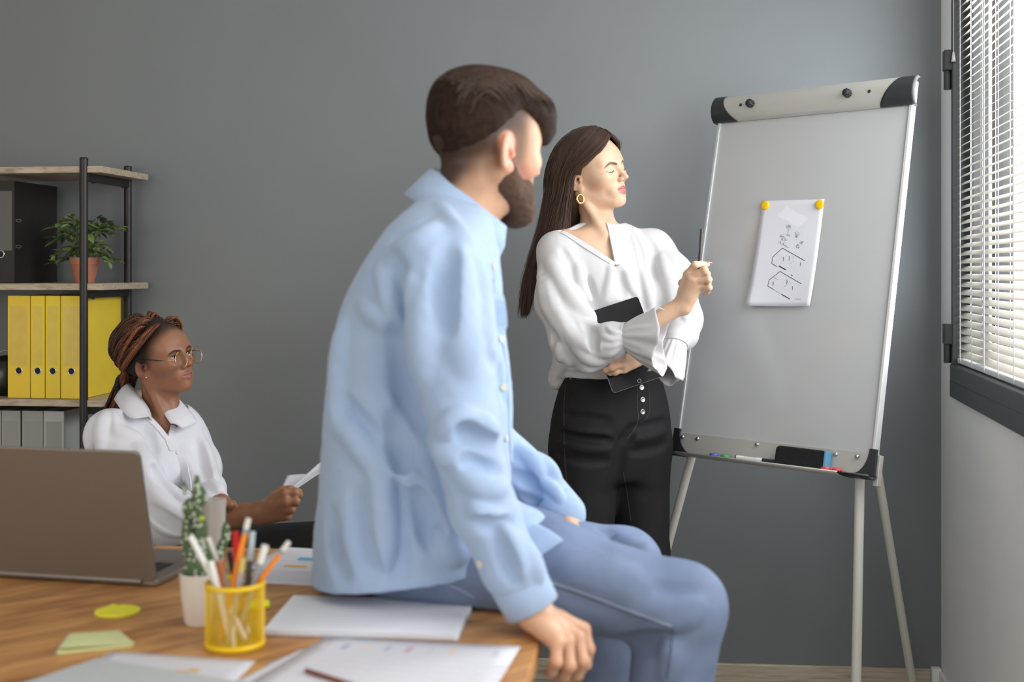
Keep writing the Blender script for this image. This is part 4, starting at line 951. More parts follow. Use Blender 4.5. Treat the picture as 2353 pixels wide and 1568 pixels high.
# ------------------------------------------------------------------ people: shared builders
def unit(v): v = np.array(v, float); return v/np.linalg.norm(v)
class Frame:
    "head frame: x = the person's right, y = forward, z = up"
    def __init__(s, o, fwd, pitch=0, roll=0, scale=1):
        s.o = np.array(o, float); f = unit((fwd[0], fwd[1], 0)); r = np.array([f[1], -f[0], 0]); p = math.radians(pitch); fw = f*math.cos(p)+np.array([0, 0, math.sin(p)]); up = np.cross(r, fw)
        q = math.radians(roll); s.s = scale; s.R = np.stack([r*math.cos(q)+up*math.sin(q), fw, up*math.cos(q)-r*math.sin(q)], 1)
    def w(s, p): return s.o+s.R@(np.array(p, float)*s.s)
    def d(s, v): return s.R@np.array(v, float)
    def cap(s, a, b, ra, rb=None, **k): return Cap(s.w(a), s.w(b), ra*s.s, (ra if rb is None else rb)*s.s, **k)
    def ell(s, c, r, rot=None, **k): return Ell(s.w(c), np.array(r if np.ndim(r) else (r,)*3, float)*s.s, s.R if rot is None else s.R@rot, **k)
    def M4(s): R = s.R*s.s; return basis(R[:, 0], R[:, 1], R[:, 2], s.o)
def rotz(a): c, n = math.cos(a), math.sin(a); return np.array([[c, -n, 0], [n, c, 0], [0, 0, 1]])
def rotx(a): c, n = math.cos(a), math.sin(a); return np.array([[1, 0, 0], [0, c, -n], [0, n, c]])
def head_prims(H, jaw=1.0, chin=1.0, lip=1.0, nose=1.0, brow=1.0, eye='open', mouth_open=0, smile=0, cheek=1.0, nose_w=1.0):
    p = [H.ell((0, -.014, .037), (.0735, .095, .084), k=.02)]
    p += [H.ell((0, .026, -.008), (.0590, .062, .092), k=.035)]
    for s in (-1, 1):
        p += [H.cap((s*.050*jaw, -.008, -.046), (s*.016, .062*chin, -.090), .0160, .0150, k=.024)]
    p += [H.ell((0, .0715*chin, -.0905), (.0175, .0165, .0160), k=.016)]
    for s in (-1, 1):
        p += [H.ell((s*.043, .053, -.021), (.0200*cheek, .026*cheek, .020*cheek), k=.030), H.cap((s*.011, .0835, .0175), (s*.046, .067, .0180), .0078*brow, .0065*brow, k=.016)]
        p += [H.ell((s*.0330, .0985, -.0010), (.0215, .0185, .0130), k=.013, op='s')]
    for s in (-1, 1): p += [H.ell((s*.041, .040, .032), (.0185, .028, .028), k=.03)]
    # nose
    p += [H.cap((0, .0845, .012), (0, .1015, -.025), .0062, .0070*nose_w, k=.011), H.ell((0, .1060*nose, -.0290), (.0076*nose_w, .0084, .0074), k=.006)]
    for s in (-1, 1): p += [H.ell((s*.0100*nose_w, .0945, -.0335), (.0058*nose_w, .0082, .0060), k=.008), H.ell((s*.0055*nose_w, .1005, -.0395), (.0032*nose_w, .0050, .0032), k=.0025, op='s')]
    # mouth
    p += [H.ell((0, .0705, -.0610), (.0350, .0195, .0220), k=.016)]
    cy = -.0620+.0040*smile
    for s in (-1, 1):
        p += [H.cap((s*.0045, .0900, -.0570), (s*.0180, .0840, cy+.0022), .0044*lip, .0038*lip, k=.0035), H.cap((s*.0180, .0840, cy+.0022), (s*.0320, .0705, cy), .0038*lip, .0016, k=.0035)]
        p += [H.cap((0, .0890, -.0690-mouth_open), (s*.0165, .0830, cy-.0045-mouth_open*.6), .0054*lip, .0044*lip, k=.0035), H.cap((s*.0165, .0830, cy-.0045-mouth_open*.6), (s*.0305, .0705, cy-.0008), .0044*lip, .0018, k=.0035)]
        p += [H.cap((0, .0965, -.0628-mouth_open*.4), (s*.0175, .0880, cy-mouth_open*.2), .0013+mouth_open*.5, .0011+mouth_open*.3, k=.0022, op='s'), H.cap((s*.0175, .0880, cy-mouth_open*.2), (s*.0335, .0725, cy), .0011+mouth_open*.3, .0007, k=.0022, op='s')]
    # lids
    for s in (-1, 1):
        p += [H.ell((s*.0325, .0705, -.0010), (.0145, .0137, .0133), k=.0045)]
        if eye == 'open':
            p += [H.ell((s*.0325, .0855, -.0010), (.0128, .0085, .0050), k=.0022, op='s')]
        p += [H.cap((s*.021, .0842, .0070), (s*.034, .0845, .0092), .0010, k=.003, op='s'), H.cap((s*.034, .0845, .0092), (s*.047, .0760, .0052), .0010, k=.003, op='s')]
    # ears
    for s in (-1, 1):
        Re = rotz(s*.45)@rotx(-.18); z = -.011
        p += [H.ell((s*.0740, -.0150, z), (.0062, .0175, .0305), Re, k=.006), H.ell((s*.0705, -.005, z-.026), (.005, .009, .011), k=.006)]
        p += [H.ell((s*.0810, -.0125, z+.002), (.0050, .0120, .0225), Re, k=.004, op='s'), H.ell((s*.0745, -.0060, z-.004), (.0075, .0065, .0095), Re, k=.004, op='s'), H.cap((s*.0765, -.0180, z+.018), (s*.0755, -.0170, z-.008), .0028, .0030, k=.004), H.ell((s*.0720, .0015, z-.004), (.0034, .004, .006), k=.005)]
    return p
def on_face(H, prims, pts):
    "drop head-frame points (x, z) onto the face from in front"
    o = np.array([H.w((x*1.35, .155, z)) for x, z in pts]); tg = np.array([H.w((x*.62, .02, z)) for x, z in pts]); d = tg-o; d /= np.linalg.norm(d, axis=1)[:, None]
    return march(prims, o, d, .16)
def face_line(H, prims, s, pts, n=14):
    c = smooth_path(np.array([(s*x, z, 0) for x, z in pts]), n)[:, :2]; p, nn, ok = on_face(H, prims, c); return p, nn
def head_paint(H, prims, lipc, blush, browc, lip=1.0, smile=0, mouth_open=0, brow_w=.0032, brow_z=0):
    cy = -.0620+.0040*smile; L = []
    for s in (-1, 1):
        L += [(H.ell((s*.054, .036, -.042), (.014, .024, .012), rotz(-s*.5)), (blush[0], blush[1], blush[2], .55), .045, 0)]
        L += [([H.cap((s*.0030, .0925, -.0570), (s*.0175, .0855, cy+.0024), .0048*lip, .0042*lip, k=.001), H.cap((s*.0175, .0855, cy+.0024), (s*.0310, .0715, cy+.0002), .0042*lip, .0022, k=.001)], lipc, .0022, 0)]
        L += [([H.cap((0, .0910, -.0685-mouth_open), (s*.0165, .0840, cy-.0048-mouth_open*.6), .0058*lip, .0048*lip, k=.001), H.cap((s*.0165, .0840, cy-.0048-mouth_open*.6), (s*.0295, .0715, cy-.0010), .0048*lip, .0022, k=.001)], lipc, .0022, 0)]
        if browc is not None:
            q, _ = face_line(H, prims, s, [(.0135, .0110+brow_z), (.0240, .0145+brow_z), (.0360, .0165+brow_z), (.0500, .0110+brow_z), (.0570, .0050+brow_z)]); m = len(q)
            w = [brow_w*(1 if i < 8 else 1-.75*(i-8)/(m-9)) for i in range(m)]
            L += [([Cap(q[i], q[i+1], w[i]*H.s, w[i+1]*H.s, k=.0005) for i in range(m-1)], browc, .0036, .0004)]
        L += [(H.ell((s*.0745, -.012, -.017), (.009, .014, .024)), (blush[0], blush[1], blush[2], .35), .02, 0)]
    return L
def eyeballs(H, parent, iris, gaze=(0, 1, 0)):
    for s in (-1, 1):
        c = H.w((s*.0325, .0705, -.0010)); r = .0127*H.s; g = unit(H.d(unit(gaze)))
        Mx = orient(c, g); prof = [(r*math.sin(a), r*math.cos(a)) for a in np.linspace(.0001, math.pi, 20)]
        mb = MB(); mb.lathe(prof, Mx, 24); e = mb.build('eyeball', M.setdefault('sclera', mat('eye_white', srgb(196, 188, 180), .15)), parent, smooth=True)
        mb = MB(); mb.lathe([(.0001, r*1.012), (r*.34, r*.965), (r*.56, r*.842)], Mx, 20); mb.build('iris', mat('iris', iris, .1, coat=.5), e, smooth=True)
        mb = MB(); mb.lathe([(.0001, r*1.022), (r*.22, r*.992)], Mx, 16); mb.build('pupil', M.setdefault('pupil', mat('pupil', (.004, .004, .004, 1), .1)), e, smooth=True)
def lashes(H, prims, parent, m, down):
    mb = MB()
    for s in (-1, 1):
        pts = [(.0190, -.0050), (.0260, -.0078), (.0350, -.0090), (.0450, -.0074), (.0545, -.0030)] if down else [(.0200, -.0010), (.0255, .0032), (.0325, .0046), (.0400, .0030), (.0462, -.0008)]
        c, nn = face_line(H, prims, s, pts, 18)
        if not down: c = np.array([H.w((s*x, y, z)) for x, z, y in zip(np.interp(np.linspace(0, 1, 18), np.linspace(0, 1, 5), [a for a, _ in pts]), smooth_path([(b, 0, 0) for _, b in pts], 18)[:, 0], np.interp(np.linspace(0, 1, 18), [0, .3, .55, .8, 1], [.0810, .0845, .0845, .0805, .0745]))])
        mb.tube(c, [.0005+.0006*math.sin(math.pi*min(1, i/17+.2)) for i in range(18)], 5)
        for i in range(2, 18):
            d = unit(H.d((s*.55*(i/17-.25), .8, -.6 if down else .45))); mb.tube([c[i], c[i]+d*.0032, c[i]+d*.0056+H.d((0, 0, .0015))], [.0003, .00025, .0001], 3, cap=False)
    return tag(mb.build('eyelashes', m, parent), kind='stuff')
def hand_prims(wrist, wr, mcp, fingers, thumb, s=1.0, k=.0035):
    "wrist point, wrist radius, four knuckles, four finger joint lists, thumb joint list"
    p = []; mcp = [np.array(q, float) for q in mcp]; wrist = np.array(wrist, float)
    for i, q in enumerate(mcp): p.append(Cap(wrist+(q-mcp[1])*.35, q, wr*.62, .0112*s, k=.014))
    p.append(Cap((mcp[0]+wrist*1.2)/2.2, (mcp[3]+wrist*1.2)/2.2, .0135*s, k=.014))
    for q, f, r0 in zip(mcp, fingers, (.0092, .0095, .0090, .0080)):
        pts = [q]+[np.array(a, float) for a in f]; rs = [r0*1.08*s, r0*s, r0*.88*s, r0*.74*s]
        ch = [Cap(pts[i], pts[i+1], rs[i], rs[i+1], k=.003) for i in range(len(pts)-1)]
        ch += [Ell(pts[1], r0*1.07*s, k=.004)]
        p.append(Group(ch, k=k))
    t = [np.array(a, float) for a in thumb]; rs = [.0135*s, .0115*s, .0098*s, .0080*s]
    p.append(Group([Cap(t[i], t[i+1], rs[i], rs[i+1], k=.006) for i in range(len(t)-1)], k=.008))
    return p
def nail(parent, m, tip, d, n, w=.0042, L=.0105, s=1.0):
    "finger nail plate at the finger end: d along the finger, n away from the pad"
    d = unit(d); n = unit(np.array(n)-d*np.dot(n, d)); x = np.cross(d, n); V = []; Fc = []; K, J = 6, 5
    for sdd in (0, 1):
        for j in range(J+1):
            v = j/J; ww = w*(1-.25*v*v*(1 if L < .012 else 2.6))
            for i in range(K+1):
                u = 2*i/K-1; V.append(tuple(np.array(tip)+x*ww*u*s+d*(v-.55)*L*s+n*(.0012*(1-u*u)-(.0007 if sdd else 0)-.0012*v*v)*s))
    S = (K+1)*(J+1)
    for j in range(J):
        for i in range(K):
            a = j*(K+1)+i; Fc += [(a, a+1, a+K+2, a+K+1), (S+a+1, S+a, S+a+K+1, S+a+K+2)]
    for j in range(J): a = j*(K+1); b = a+K; Fc += [(a, a+K+1, S+a+K+1, S+a), (b+K+1, b, S+b, S+b+K+1)]
    for i in range(K): a = i; b = J*(K+1)+i; Fc += [(a+1, a, S+a, S+a+1), (b, b+1, S+b+1, S+b)]
    return pydata('nail', V, Fc, m, parent, True)
def button(pt, nrm, m, parent, r=.0055, name='button'):
    mb = MB(); mb.lathe([(r*.9, -.001), (r, .0006), (r, .0018), (r*.75, .0024), (r*.55, .0016), (.0001, .0016)], orient(pt, nrm), 14); return mb.build(name, m, parent, smooth=True)
def skin_mat(name): return mat(name, (1, 1, 1, 1), .44, var=.05, vscale=60, bump=.06, bscale=700, sss=.12, spec=.4, attr=True)
class VCut(Prim):
    "wedge with a vertical open top, for necklines: bottom point, half-widths per metre of height, in the plane across fwd"
    def __init__(s, b, fwd, sl, sr, back=.02, h=.25, k=.004, curve=1.0):
        s.b = np.array(b, float); s.f = unit((fwd[0], fwd[1], 0)); s.r = np.array([s.f[1], -s.f[0], 0]); s.sl, s.sr, s.back, s.h, s.k, s.op, s.cv = sl, sr, back, h, k, 's', curve
        s.lo = s.b-np.array([.25, .25, .01]); s.hi = s.b+np.array([.25, .25, h])
    def dist(s, p):
        q = p-s.b; u = q@s.r; z = q[:, 2]; f = q@s.f
        zz = np.maximum(z, 0)
        dr = (u-s.sr*zz)/math.sqrt(1+s.sr**2); dl = (-u-s.sl*zz)/math.sqrt(1+s.sl**2)
        return np.maximum(np.maximum(np.maximum(dr, dl), -z), np.maximum(-f-s.back, z-s.h))
def ribbon(name, pts, nrms, width, th, m, parent, side=None):
    "flat band along pts lying on a surface with normals nrms"
    pts = np.asarray(pts, float); nrms = np.asarray(nrms, float); t = np.gradient(pts, axis=0); t /= np.linalg.norm(t, axis=1)[:, None]; x = np.cross(t, nrms); x /= np.linalg.norm(x, axis=1)[:, None]
    V = []; Fc = []; n = len(pts); width = np.broadcast_to(np.asarray(width, float), (n,))
    for i in range(n):
        a = x[i]*width[i]/2; V += [pts[i]-a-nrms[i]*th, pts[i]+a-nrms[i]*th, pts[i]+a*.92+nrms[i]*th, pts[i]-a*.92+nrms[i]*th]
    for i in range(n-1):
        a = 4*i
        for k in range(4): Fc.append((a+k, a+(k+1) % 4, a+4+(k+1) % 4, a+4+k))
    Fc += [(3, 2, 1, 0), (4*n-4, 4*n-3, 4*n-2, 4*n-1)]
    return pydata(name, V, Fc, m, parent, False)
def seam(name, prims, px, width, th, m, parent, n=24, proud=.0004):
    c = smooth_path(np.array([(a, b, 0) for a, b in px], float), n)[:, :2]; p, nn, ok = hit(prims, c); p, nn = p[ok], nn[ok]
    return ribbon(name, p+nn*proud, nn, width, th, m, parent)
_NZ = {}
def noise3(p, s, seed=0):
    if (s, seed) not in _NZ:
        r = np.random.default_rng(seed); _NZ[s, seed] = [((r.normal(size=3)*s).astype(np.float32), float(r.uniform(0, 6.28))) for _ in range(5)]
    out = 0; p = p.astype(np.float32)
    for k, u in _NZ[s, seed]: out = out+np.sin(p@k+u)
    return out/5
def hbox(pts, m=.02): a = np.array(pts); return a.min(0)-m, a.max(0)+m
# ------------------------------------------------------------------ man sitting on the desk edge
MN = empty('person', (-.20, 2.22, DESK_Z), 'bearded man in light blue shirt and jeans sitting on the edge of the desk', 'person')
Hm = Frame((-.046, 2.20, 1.535), (.78, .625), pitch=-3, roll=0, scale=1.055)
skinM = srgb(214, 170, 140)
rSh, rEl, rWr = P(1005, 610, 2.03), P(1068, 990, 1.955), P(1228, 1402, 1.945)
lSh, lEl, lWr = np.array([-.135, 2.405, 1.325]), P(1105, 1010, 2.46), P(1300, 1198, 2.40)
mcpM = [P(1340, 1448, 1.965), P(1327, 1466, 1.925), P(1303, 1474, 1.895), P(1279, 1478, 1.872)]
fM = [[P(1351, 1492, 1.955), P(1346, 1528, 1.958), P(1335, 1542, 1.972)], [P(1338, 1520, 1.908), P(1327, 1552, 1.918), P(1312, 1560, 1.938)], [P(1308, 1530, 1.878), P(1296, 1556, 1.890), P(1282, 1560, 1.91)], [P(1278, 1522, 1.858), P(1268, 1544, 1.868), P(1258, 1547, 1.885)]]
tM = [P(1250, 1432, 1.955), P(1268, 1446, 1.985), P(1290, 1450, 2.01), P(1302, 1448, 2.03)]
lh_m = [P(1318, 1216, 2.355), P(1325, 1222, 2.375), P(1330, 1226, 2.395), P(1333, 1228, 2.415)]
lh_f = [[a+np.array([.032, .0, -.020]), a+np.array([.052, .0, -.040]), a+np.array([.064, .0, -.058])] for a in lh_m]
lh_t = [P(1305, 1205, 2.35), P(1318, 1228, 2.33), P(1330, 1245, 2.325), P(1338, 1256, 2.325)]
bm = [Loft([(.80, -.19, 2.22, .13, .16), (.95, -.175, 2.215, .125, .155), (1.15, -.165, 2.212, .125, .165), (1.30, -.15, 2.21, .105, .170), (1.37, -.128, 2.207, .080, .13), (1.41, -.105, 2.205, .062, .075)], 0, k=.03)]
bm += [Cap((-.098, 2.205, 1.40), Hm.w((0, -.028, -.055)), .058, .057, k=.03), Cap(Hm.w((0, .012, -.085)), (-.085, 2.215, 1.40), .030, .028, k=.03)]
bm += [Cap((-.14, 2.13, 1.36), rSh, .055, .05, k=.03), Cap(rSh, rEl, .040, .030, k=.02), Cap(rEl, rWr, .030, .0285, k=.02), Cap((-.14, 2.30, 1.36), lSh, .055, .05, k=.03), Cap(lSh, lEl, .040, .030, k=.02), Cap(lEl, P(1228, 1110, 2.442), .028, .028, k=.02), Cap(P(1228, 1110, 2.442), lWr, .028, .027, k=.02)]
rH, rK, rA = np.array([-.20, 2.150, .840]), np.array([.285, 2.085, .752]), np.array([.222, 2.06, .34])
lH, lK, lA = np.array([-.20, 2.33, .835]), np.array([.218, 2.42, .742]), np.array([.165, 2.44, .34])
for a, b, c in ((rH, rK, rA), (lH, lK, lA)): bm += [Cap(a, b, .085, .055, k=.03), Cap(b, c, .055, .038, k=.02), Cap(c, c+np.array([.13, .01, -.06]), .036, .028, k=.02)]
hpm = head_prims(Hm, jaw=1.08, chin=1.02, brow=1.25, nose=1.03, nose_w=1.1, eye='open')
hR = hand_prims(rWr+np.array([.006, -.002, -.010]), .029, mcpM, fM, tM, 1.12); hL = hand_prims(lWr, .028, lh_m, lh_f, lh_t, 1.1)
layM = head_paint(Hm, hpm, srgb(190, 120, 108), srgb(232, 150, 128), srgb(62, 44, 34), brow_w=.0045)
# short faded hair on the sides belongs to the scalp
scalp = Group([Hm.ell((0, -.016, .040), (.090, .104, .100)), Half(Hm.w((0, .058, .078)), -Hm.d((0, -.68, .73)), op='i', k=.01, lo=Hm.o-.3, hi=Hm.o+.3)])
side = Group([Hm.ell((0, -.030, .020), (.095, .085, .100)), Half(Hm.w((0, .040, -.020)), -Hm.d((0, -.50, .87)), op='i', k=.01, lo=Hm.o-.3, hi=Hm.o+.3)])
side_burn = [Hm.cap((s*.074, .014, .03), (s*.066, .016, -.045), .012, .013, k=.004) for s in (1, -1)]+[Hm.cap((s*.064, .018, -.035), (s*.050, .045, -.058), .013, .013, k=.004) for s in (1, -1)]
nape = Hm.ell((0, -.088, -.020), (.052, .034, .060))
layM = [(side, srgb(150, 114, 90), .050, .008), (side_burn, srgb(126, 94, 74), .025, .002), (nape, srgb(70, 50, 40), .03, .0), (scalp, srgb(60, 42, 32), .050, .006)]+layM
layM += [(Hm.ell((s*.0745, -.012, -.011), (.012, .022, .033)), srgb(220, 158, 134), .008, .000) for s in (-1, 1)]
def kn(p, r): return (Ell(p, r), srgb(222, 148, 122)[:3]+(.5,), .02, 0)
layM += [kn(q, .010) for q in mcpM]+[kn(f[0], .009) for f in fM]
M['skinM'] = skin_mat('light_skin')
hbm = hbox([Hm.o-.14, Hm.o+.145], .0); hbr = hbox([rWr]+mcpM+sum(fM, [])+tM, .022); hbl = hbox([lWr]+lh_m+sum(lh_f, []), .02)
sdf_obj('body', bm+hpm+hR+hL, .008, M['skinM'], MN, paint(skinM, layM), fine=[(hbm[0], hbm[1], .0026), (hbr[0], hbr[1], .0026), (hbl[0], hbl[1], .004)])
eyeballs(Hm, MN, srgb(96, 70, 48))
for f in fM: nail(MN, mat('natural_nail', srgb(232, 186, 166), .35), f[2]+unit(f[2]-f[1])*.004+np.array([0, 0, -.004]), f[2]-f[1], (.2, -.2, -1), s=1.2)
# hair: thick on top, combed forward and up into a fringe
M['dbrown'] = mat('dark_brown_hair', srgb(42, 28, 20), .7, var=.5, vscale=120, spec=.15)
hcap = [Hm.ell((0, -.014, .040), (.0775, .0965, .0870), k=.02), Half(Hm.w((0, .058, .094)), -Hm.d((0, -.68, .73)), op='i', k=.022)]
hcap += [Hm.ell((.0, .018, .090), (.063, .074, .043), k=.022), Hm.ell((-.005, -.040, .078), (.062, .055, .044), k=.03), Hm.ell((.014, .078, .070), (.048, .032, .032), k=.02), Hm.ell((.036, .092, .050), (.024, .022, .034), k=.02), Hm.ell((.050, .082, .034), (.014, .018, .024), k=.016), Hm.ell((.046, .056, .064), (.026, .036, .026), k=.02)]
hcap += [Disp(lambda p: .0020*noise3(p, 70, 9)+.0012*noise3(p, 190, 10), Hm.o-.2, Hm.o+.25)]
sdf_obj('hair', hcap, .0032, M['dbrown'], MN)
r = np.random.default_rng(5); nS = 5200; x = r.uniform(-1, 1, nS)*.076; y0 = r.uniform(-.095, .075, nS); L = r.uniform(.030, .055, nS); t = np.linspace(0, 1, 7)
xx = x[:, None]*(1+.12*t)+.014*t*np.sign(x+.02)[:, None]*r.uniform(.2, 1, nS)[:, None]; yy = y0[:, None]+L[:, None]*t
og = np.stack([xx, yy, np.full_like(xx, .20)], -1).reshape(-1, 3)*Hm.s@Hm.R.T+Hm.o
pt, nn, ok = march(hcap[:-1], og, np.tile(-Hm.d((0, 0, 1)), (len(og), 1)), .30, 36)
pt = (pt+nn*.0034*np.tile(np.sin(math.pi*np.linspace(.08, .9, 7)), nS)[:, None]).reshape(nS, 7, 3); ok = ok.reshape(nS, 7).all(1) & (np.abs(np.diff(pt, axis=1)).max((1, 2)) < .03)
tag(strands('hair_strands', pt[ok], .0011, .0003, mat('hair_strand_brown', srgb(60, 42, 29), .55, var=.6, vscale=150), MN), kind='stuff')
# beard
bp2 = [Hm.cap((.056, -.002, -.022), (.054, .006, -.058), .011, .0195, k=.02), Hm.cap((.054, .006, -.058), (.024, .062, -.098), .0200, .0230, k=.02), Hm.cap((-.056, -.002, -.022), (-.054, .006, -.058), .011, .0195, k=.02), Hm.cap((-.054, .006, -.058), (-.024, .062, -.098), .0200, .0230, k=.02),
       Hm.ell((0, .070, -.103), (.032, .026, .027), k=.02), Hm.ell((.038, .050, -.066), (.018, .022, .022), k=.02), Hm.ell((-.038, .050, -.066), (.018, .022, .022), k=.02), Hm.cap((.004, .092, -.049), (.030, .073, -.060), .0062, .006, k=.008), Hm.cap((-.004, .092, -.049), (-.030, .073, -.060), .0062, .006, k=.008),
       Hm.cap((.024, .078, -.0625), (-.024, .078, -.0625), .0085, k=.004, op='s'), Disp(lambda p: .0018*noise3(p, 260, 3)+.0012*noise3(p, 420, 4), Hm.o-.2, Hm.o+.2)]
sdf_obj('beard', bp2, .0030, mat('brown_beard', srgb(82, 57, 42), .8, var=.35, vscale=160, bump=.8, bscale=500), MN)
# shirt
M['oxford'] = mat('light_blue_oxford', srgb(162, 185, 217), .8, var=.03, vscale=40, bump=.2, bscale=500, sheen=.2, spec=.2)
cR = P(1222, 1396, 1.943)
sh = [Loft([(.758, -.178, 2.225, .178, .200), (.84, -.176, 2.220, .174, .198), (.95, -.170, 2.212, .168, .198), (1.10, -.164, 2.211, .164, .202), (1.23, -.160, 2.210, .146, .208), (1.32, -.144, 2.209, .124, .196), (1.38, -.126, 2.207, .100, .160), (1.425, -.106, 2.205, .078, .100), (1.455, -.096, 2.204, .062, .070)], 0, k=.03, n=2.5)]
sh += [Cap((-.135, 2.12, 1.352), rSh, .068, .064, k=.05), Cap(rSh, P(1038, 800, 1.985), .064, .067, k=.04), Cap(P(1038, 800, 1.985), P(1062, 985, 1.955), .067, .056, k=.03), Cap(P(1062, 985, 1.955), P(1112, 1175, 1.95), .056, .050, k=.02), Cap(P(1112, 1175, 1.95), P(1178, 1310, 1.946), .050, .047, k=.02), Cap(P(1178, 1310, 1.946), cR, .047, .043, k=.012)]
sh += [Cap((-.135, 2.30, 1.352), lSh, .068, .062, k=.05), Cap(lSh, lEl, .062, .056, k=.03), Cap(lEl, P(1225, 1108, 2.44), .058, .050, k=.02), Cap(P(1225, 1108, 2.44), P(1298, 1182, 2.405), .050, .041, k=.012)]
# shirt tail falling over the right thigh in front, hem corner
sh += [Ell(P(1165, 1205, 2.125), (.070, .065, .034), k=.04)]
sh += [Half(P(1222, 1398, 1.943), unit(cR-P(1178, 1310, 1.946)), op='s', k=.004, lo=cR-.085, hi=cR+.085)]
sh[-1] = Half(cR+unit(cR-P(1178, 1310, 1.946))*.0, -unit(cR-P(1178, 1310, 1.946)), op='s', k=.004, lo=cR-.075, hi=cR+.075)
sh += [Cap((-.085, 2.206, 1.36), Hm.w((0, -.028, -.06)), .0635, .0635, k=.006, op='s')]
sf = [([(1000, 520), (960, 545), (905, 570)], .012, .004), ([(985, 500), (940, 520), (900, 545)], .010, -.003), ([(1010, 470), (1050, 520), (1080, 560)], .012, .004),
      ([(905, 600), (930, 680), (925, 760)], .016, -.009), ([(870, 610), (895, 690), (912, 760)], .014, .006), ([(830, 700), (880, 735), (915, 770)], .014, .005), ([(940, 640), (955, 720), (945, 800)], .014, .006),
      ([(918, 770), (930, 850), (950, 930), (975, 985)], .018, -.012), ([(985, 650), (970, 760), (965, 880)], .018, .006), ([(1050, 580), (1060, 700), (1075, 840)], .022, .008), ([(1030, 560), (1022, 660), (1030, 760)], .014, -.005), ([(1095, 600), (1110, 700), (1118, 780)], .016, .006),
      ([(1010, 1000), (1045, 968), (1090, 960)], .013, .008), ([(1090, 970), (1120, 985), (1130, 1005)], .012, .007), ([(1060, 985), (1088, 1010), (1125, 1020)], .012, -.008), ([(1000, 1030), (1030, 1050), (1080, 1050)], .013, .005), ([(1075, 1055), (1100, 1080), (1150, 1090)], .012, -.006), ([(1060, 1095), (1110, 1120), (1160, 1120)], .013, .006),
      ([(1085, 1160), (1110, 1185), (1160, 1192)], .011, .007), ([(1100, 1195), (1130, 1210), (1172, 1205)], .010, -.005), ([(1160, 1220), (1185, 1270), (1205, 1330)], .012, .006), ([(1140, 1230), (1165, 1290), (1178, 1330)], .010, -.004), ([(1195, 1240), (1225, 1290), (1240, 1330)], .010, .005),
      ([(905, 1010), (925, 1070), (960, 1110), (985, 1110)], .018, .010), ([(900, 960), (918, 1030), (930, 1070)], .014, -.006), ([(985, 1050), (990, 1110), (1010, 1180), (1050, 1260)], .017, .009), ([(955, 1130), (975, 1190), (1000, 1250)], .016, -.008), ([(1010, 1230), (1035, 1265), (1055, 1280)], .014, .008),
      ([(760, 900), (800, 950), (850, 1000)], .016, -.004), ([(770, 960), (830, 1030), (880, 1100)], .016, .005), ([(790, 740), (775, 850), (770, 980)], .018, .004), ([(900, 1120), (905, 1220), (915, 1330)], .018, -.005), ([(870, 1060), (880, 1180), (880, 1300)], .016, .004), ([(760, 1180), (765, 1260), (790, 1330)], .014, -.004), ([(820, 1130), (830, 1230), (860, 1320)], .014, -.004),
      ([(1195, 1030), (1225, 1060), (1245, 1095)], .012, .007), ([(1225, 1045), (1262, 1075), (1285, 1110)], .011, .006), ([(1180, 1090), (1215, 1110), (1235, 1140)], .010, -.006), ([(1250, 1110), (1272, 1125), (1290, 1150)], .009, .005), ([(1200, 1140), (1230, 1160), (1260, 1180)], .010, -.004),
      ([(1120, 640), (1140, 700), (1150, 760)], .010, .004), ([(1125, 820), (1150, 860), (1160, 920)], .010, -.004)]
sh += folds(sh, [(a, b*.85, c*1.45) for a, b, c in sf])+[Disp(lambda p: .0016*noise3(p, 34, 21)+.0007*noise3(p, 110, 22), (-1, 1.5, .6), (1, 3, 1.6))]
sh += [Half((-.345, 2.1, .774), (-.125, 0, 1), op='s', k=.005, lo=(-.7, 1.9, .5), hi=(.035, 2.7, .90))]
sdf_obj('shirt', sh, .0048, M['oxford'], MN)
# collar: band and leaf around the neck, back to front
cn = np.array([-.092, 2.205, 1.474]); ax_n = unit(Hm.w((0, -.028, -.055))-np.array([-.125, 2.205, 1.40]))
def ringpt(a, r, z, sq=1.0): return cn+np.array([r*math.cos(a), r*sq*math.sin(a), 0])+ax_n*z+np.array([.018*(1+math.cos(a))/2*-0, 0, -.104*(1+math.cos(a))/2])
V = []; Fc = []; n = 56; rows = [(.0645, -.012), (.0600, .022), (.0610, .030), (.0680, .028), (.0765, .000), (.0845, -.026)]
for i in range(n+1):
    a = math.radians(16)+math.radians(328)*i/n; fr = (1+math.cos(a))/2
    for j, (rr_, z) in enumerate(rows):
        ext = -.030*fr**2 if j == 5 else (-.012*fr**2 if j == 4 else 0); V.append(ringpt(a, rr_+(.010*fr if j >= 4 else 0), z+ext))
for i in range(n):
    for j in range(len(rows)-1): a = i*len(rows)+j; Fc.append((a, a+1, a+1+len(rows), a+len(rows)))
o = pydata('collar', V, Fc, M['oxford'], MN, True); sm = o.modifiers.new('thick', 'SOLIDIFY'); sm.thickness = .003; sm.offset = 1
ivory = mat('ivory_button', srgb(226, 218, 190), .35)
seam('front_placket', sh, [(1137, 620), (1150, 740), (1166, 840), (1170, 900), (1172, 990), (1176, 1060)], .030, .0016, M['oxford'], MN, 40)
pb, nbb, ok = hit(sh, [(1148, 780), (1155, 890), (1161, 1008), (1104, 1296), (1185, 1392), (1133, 612)])
for i in range(6):
    if ok[i]: button(pb[i]+nbb[i]*.0016, nbb[i], ivory, MN, .0058, 'button')
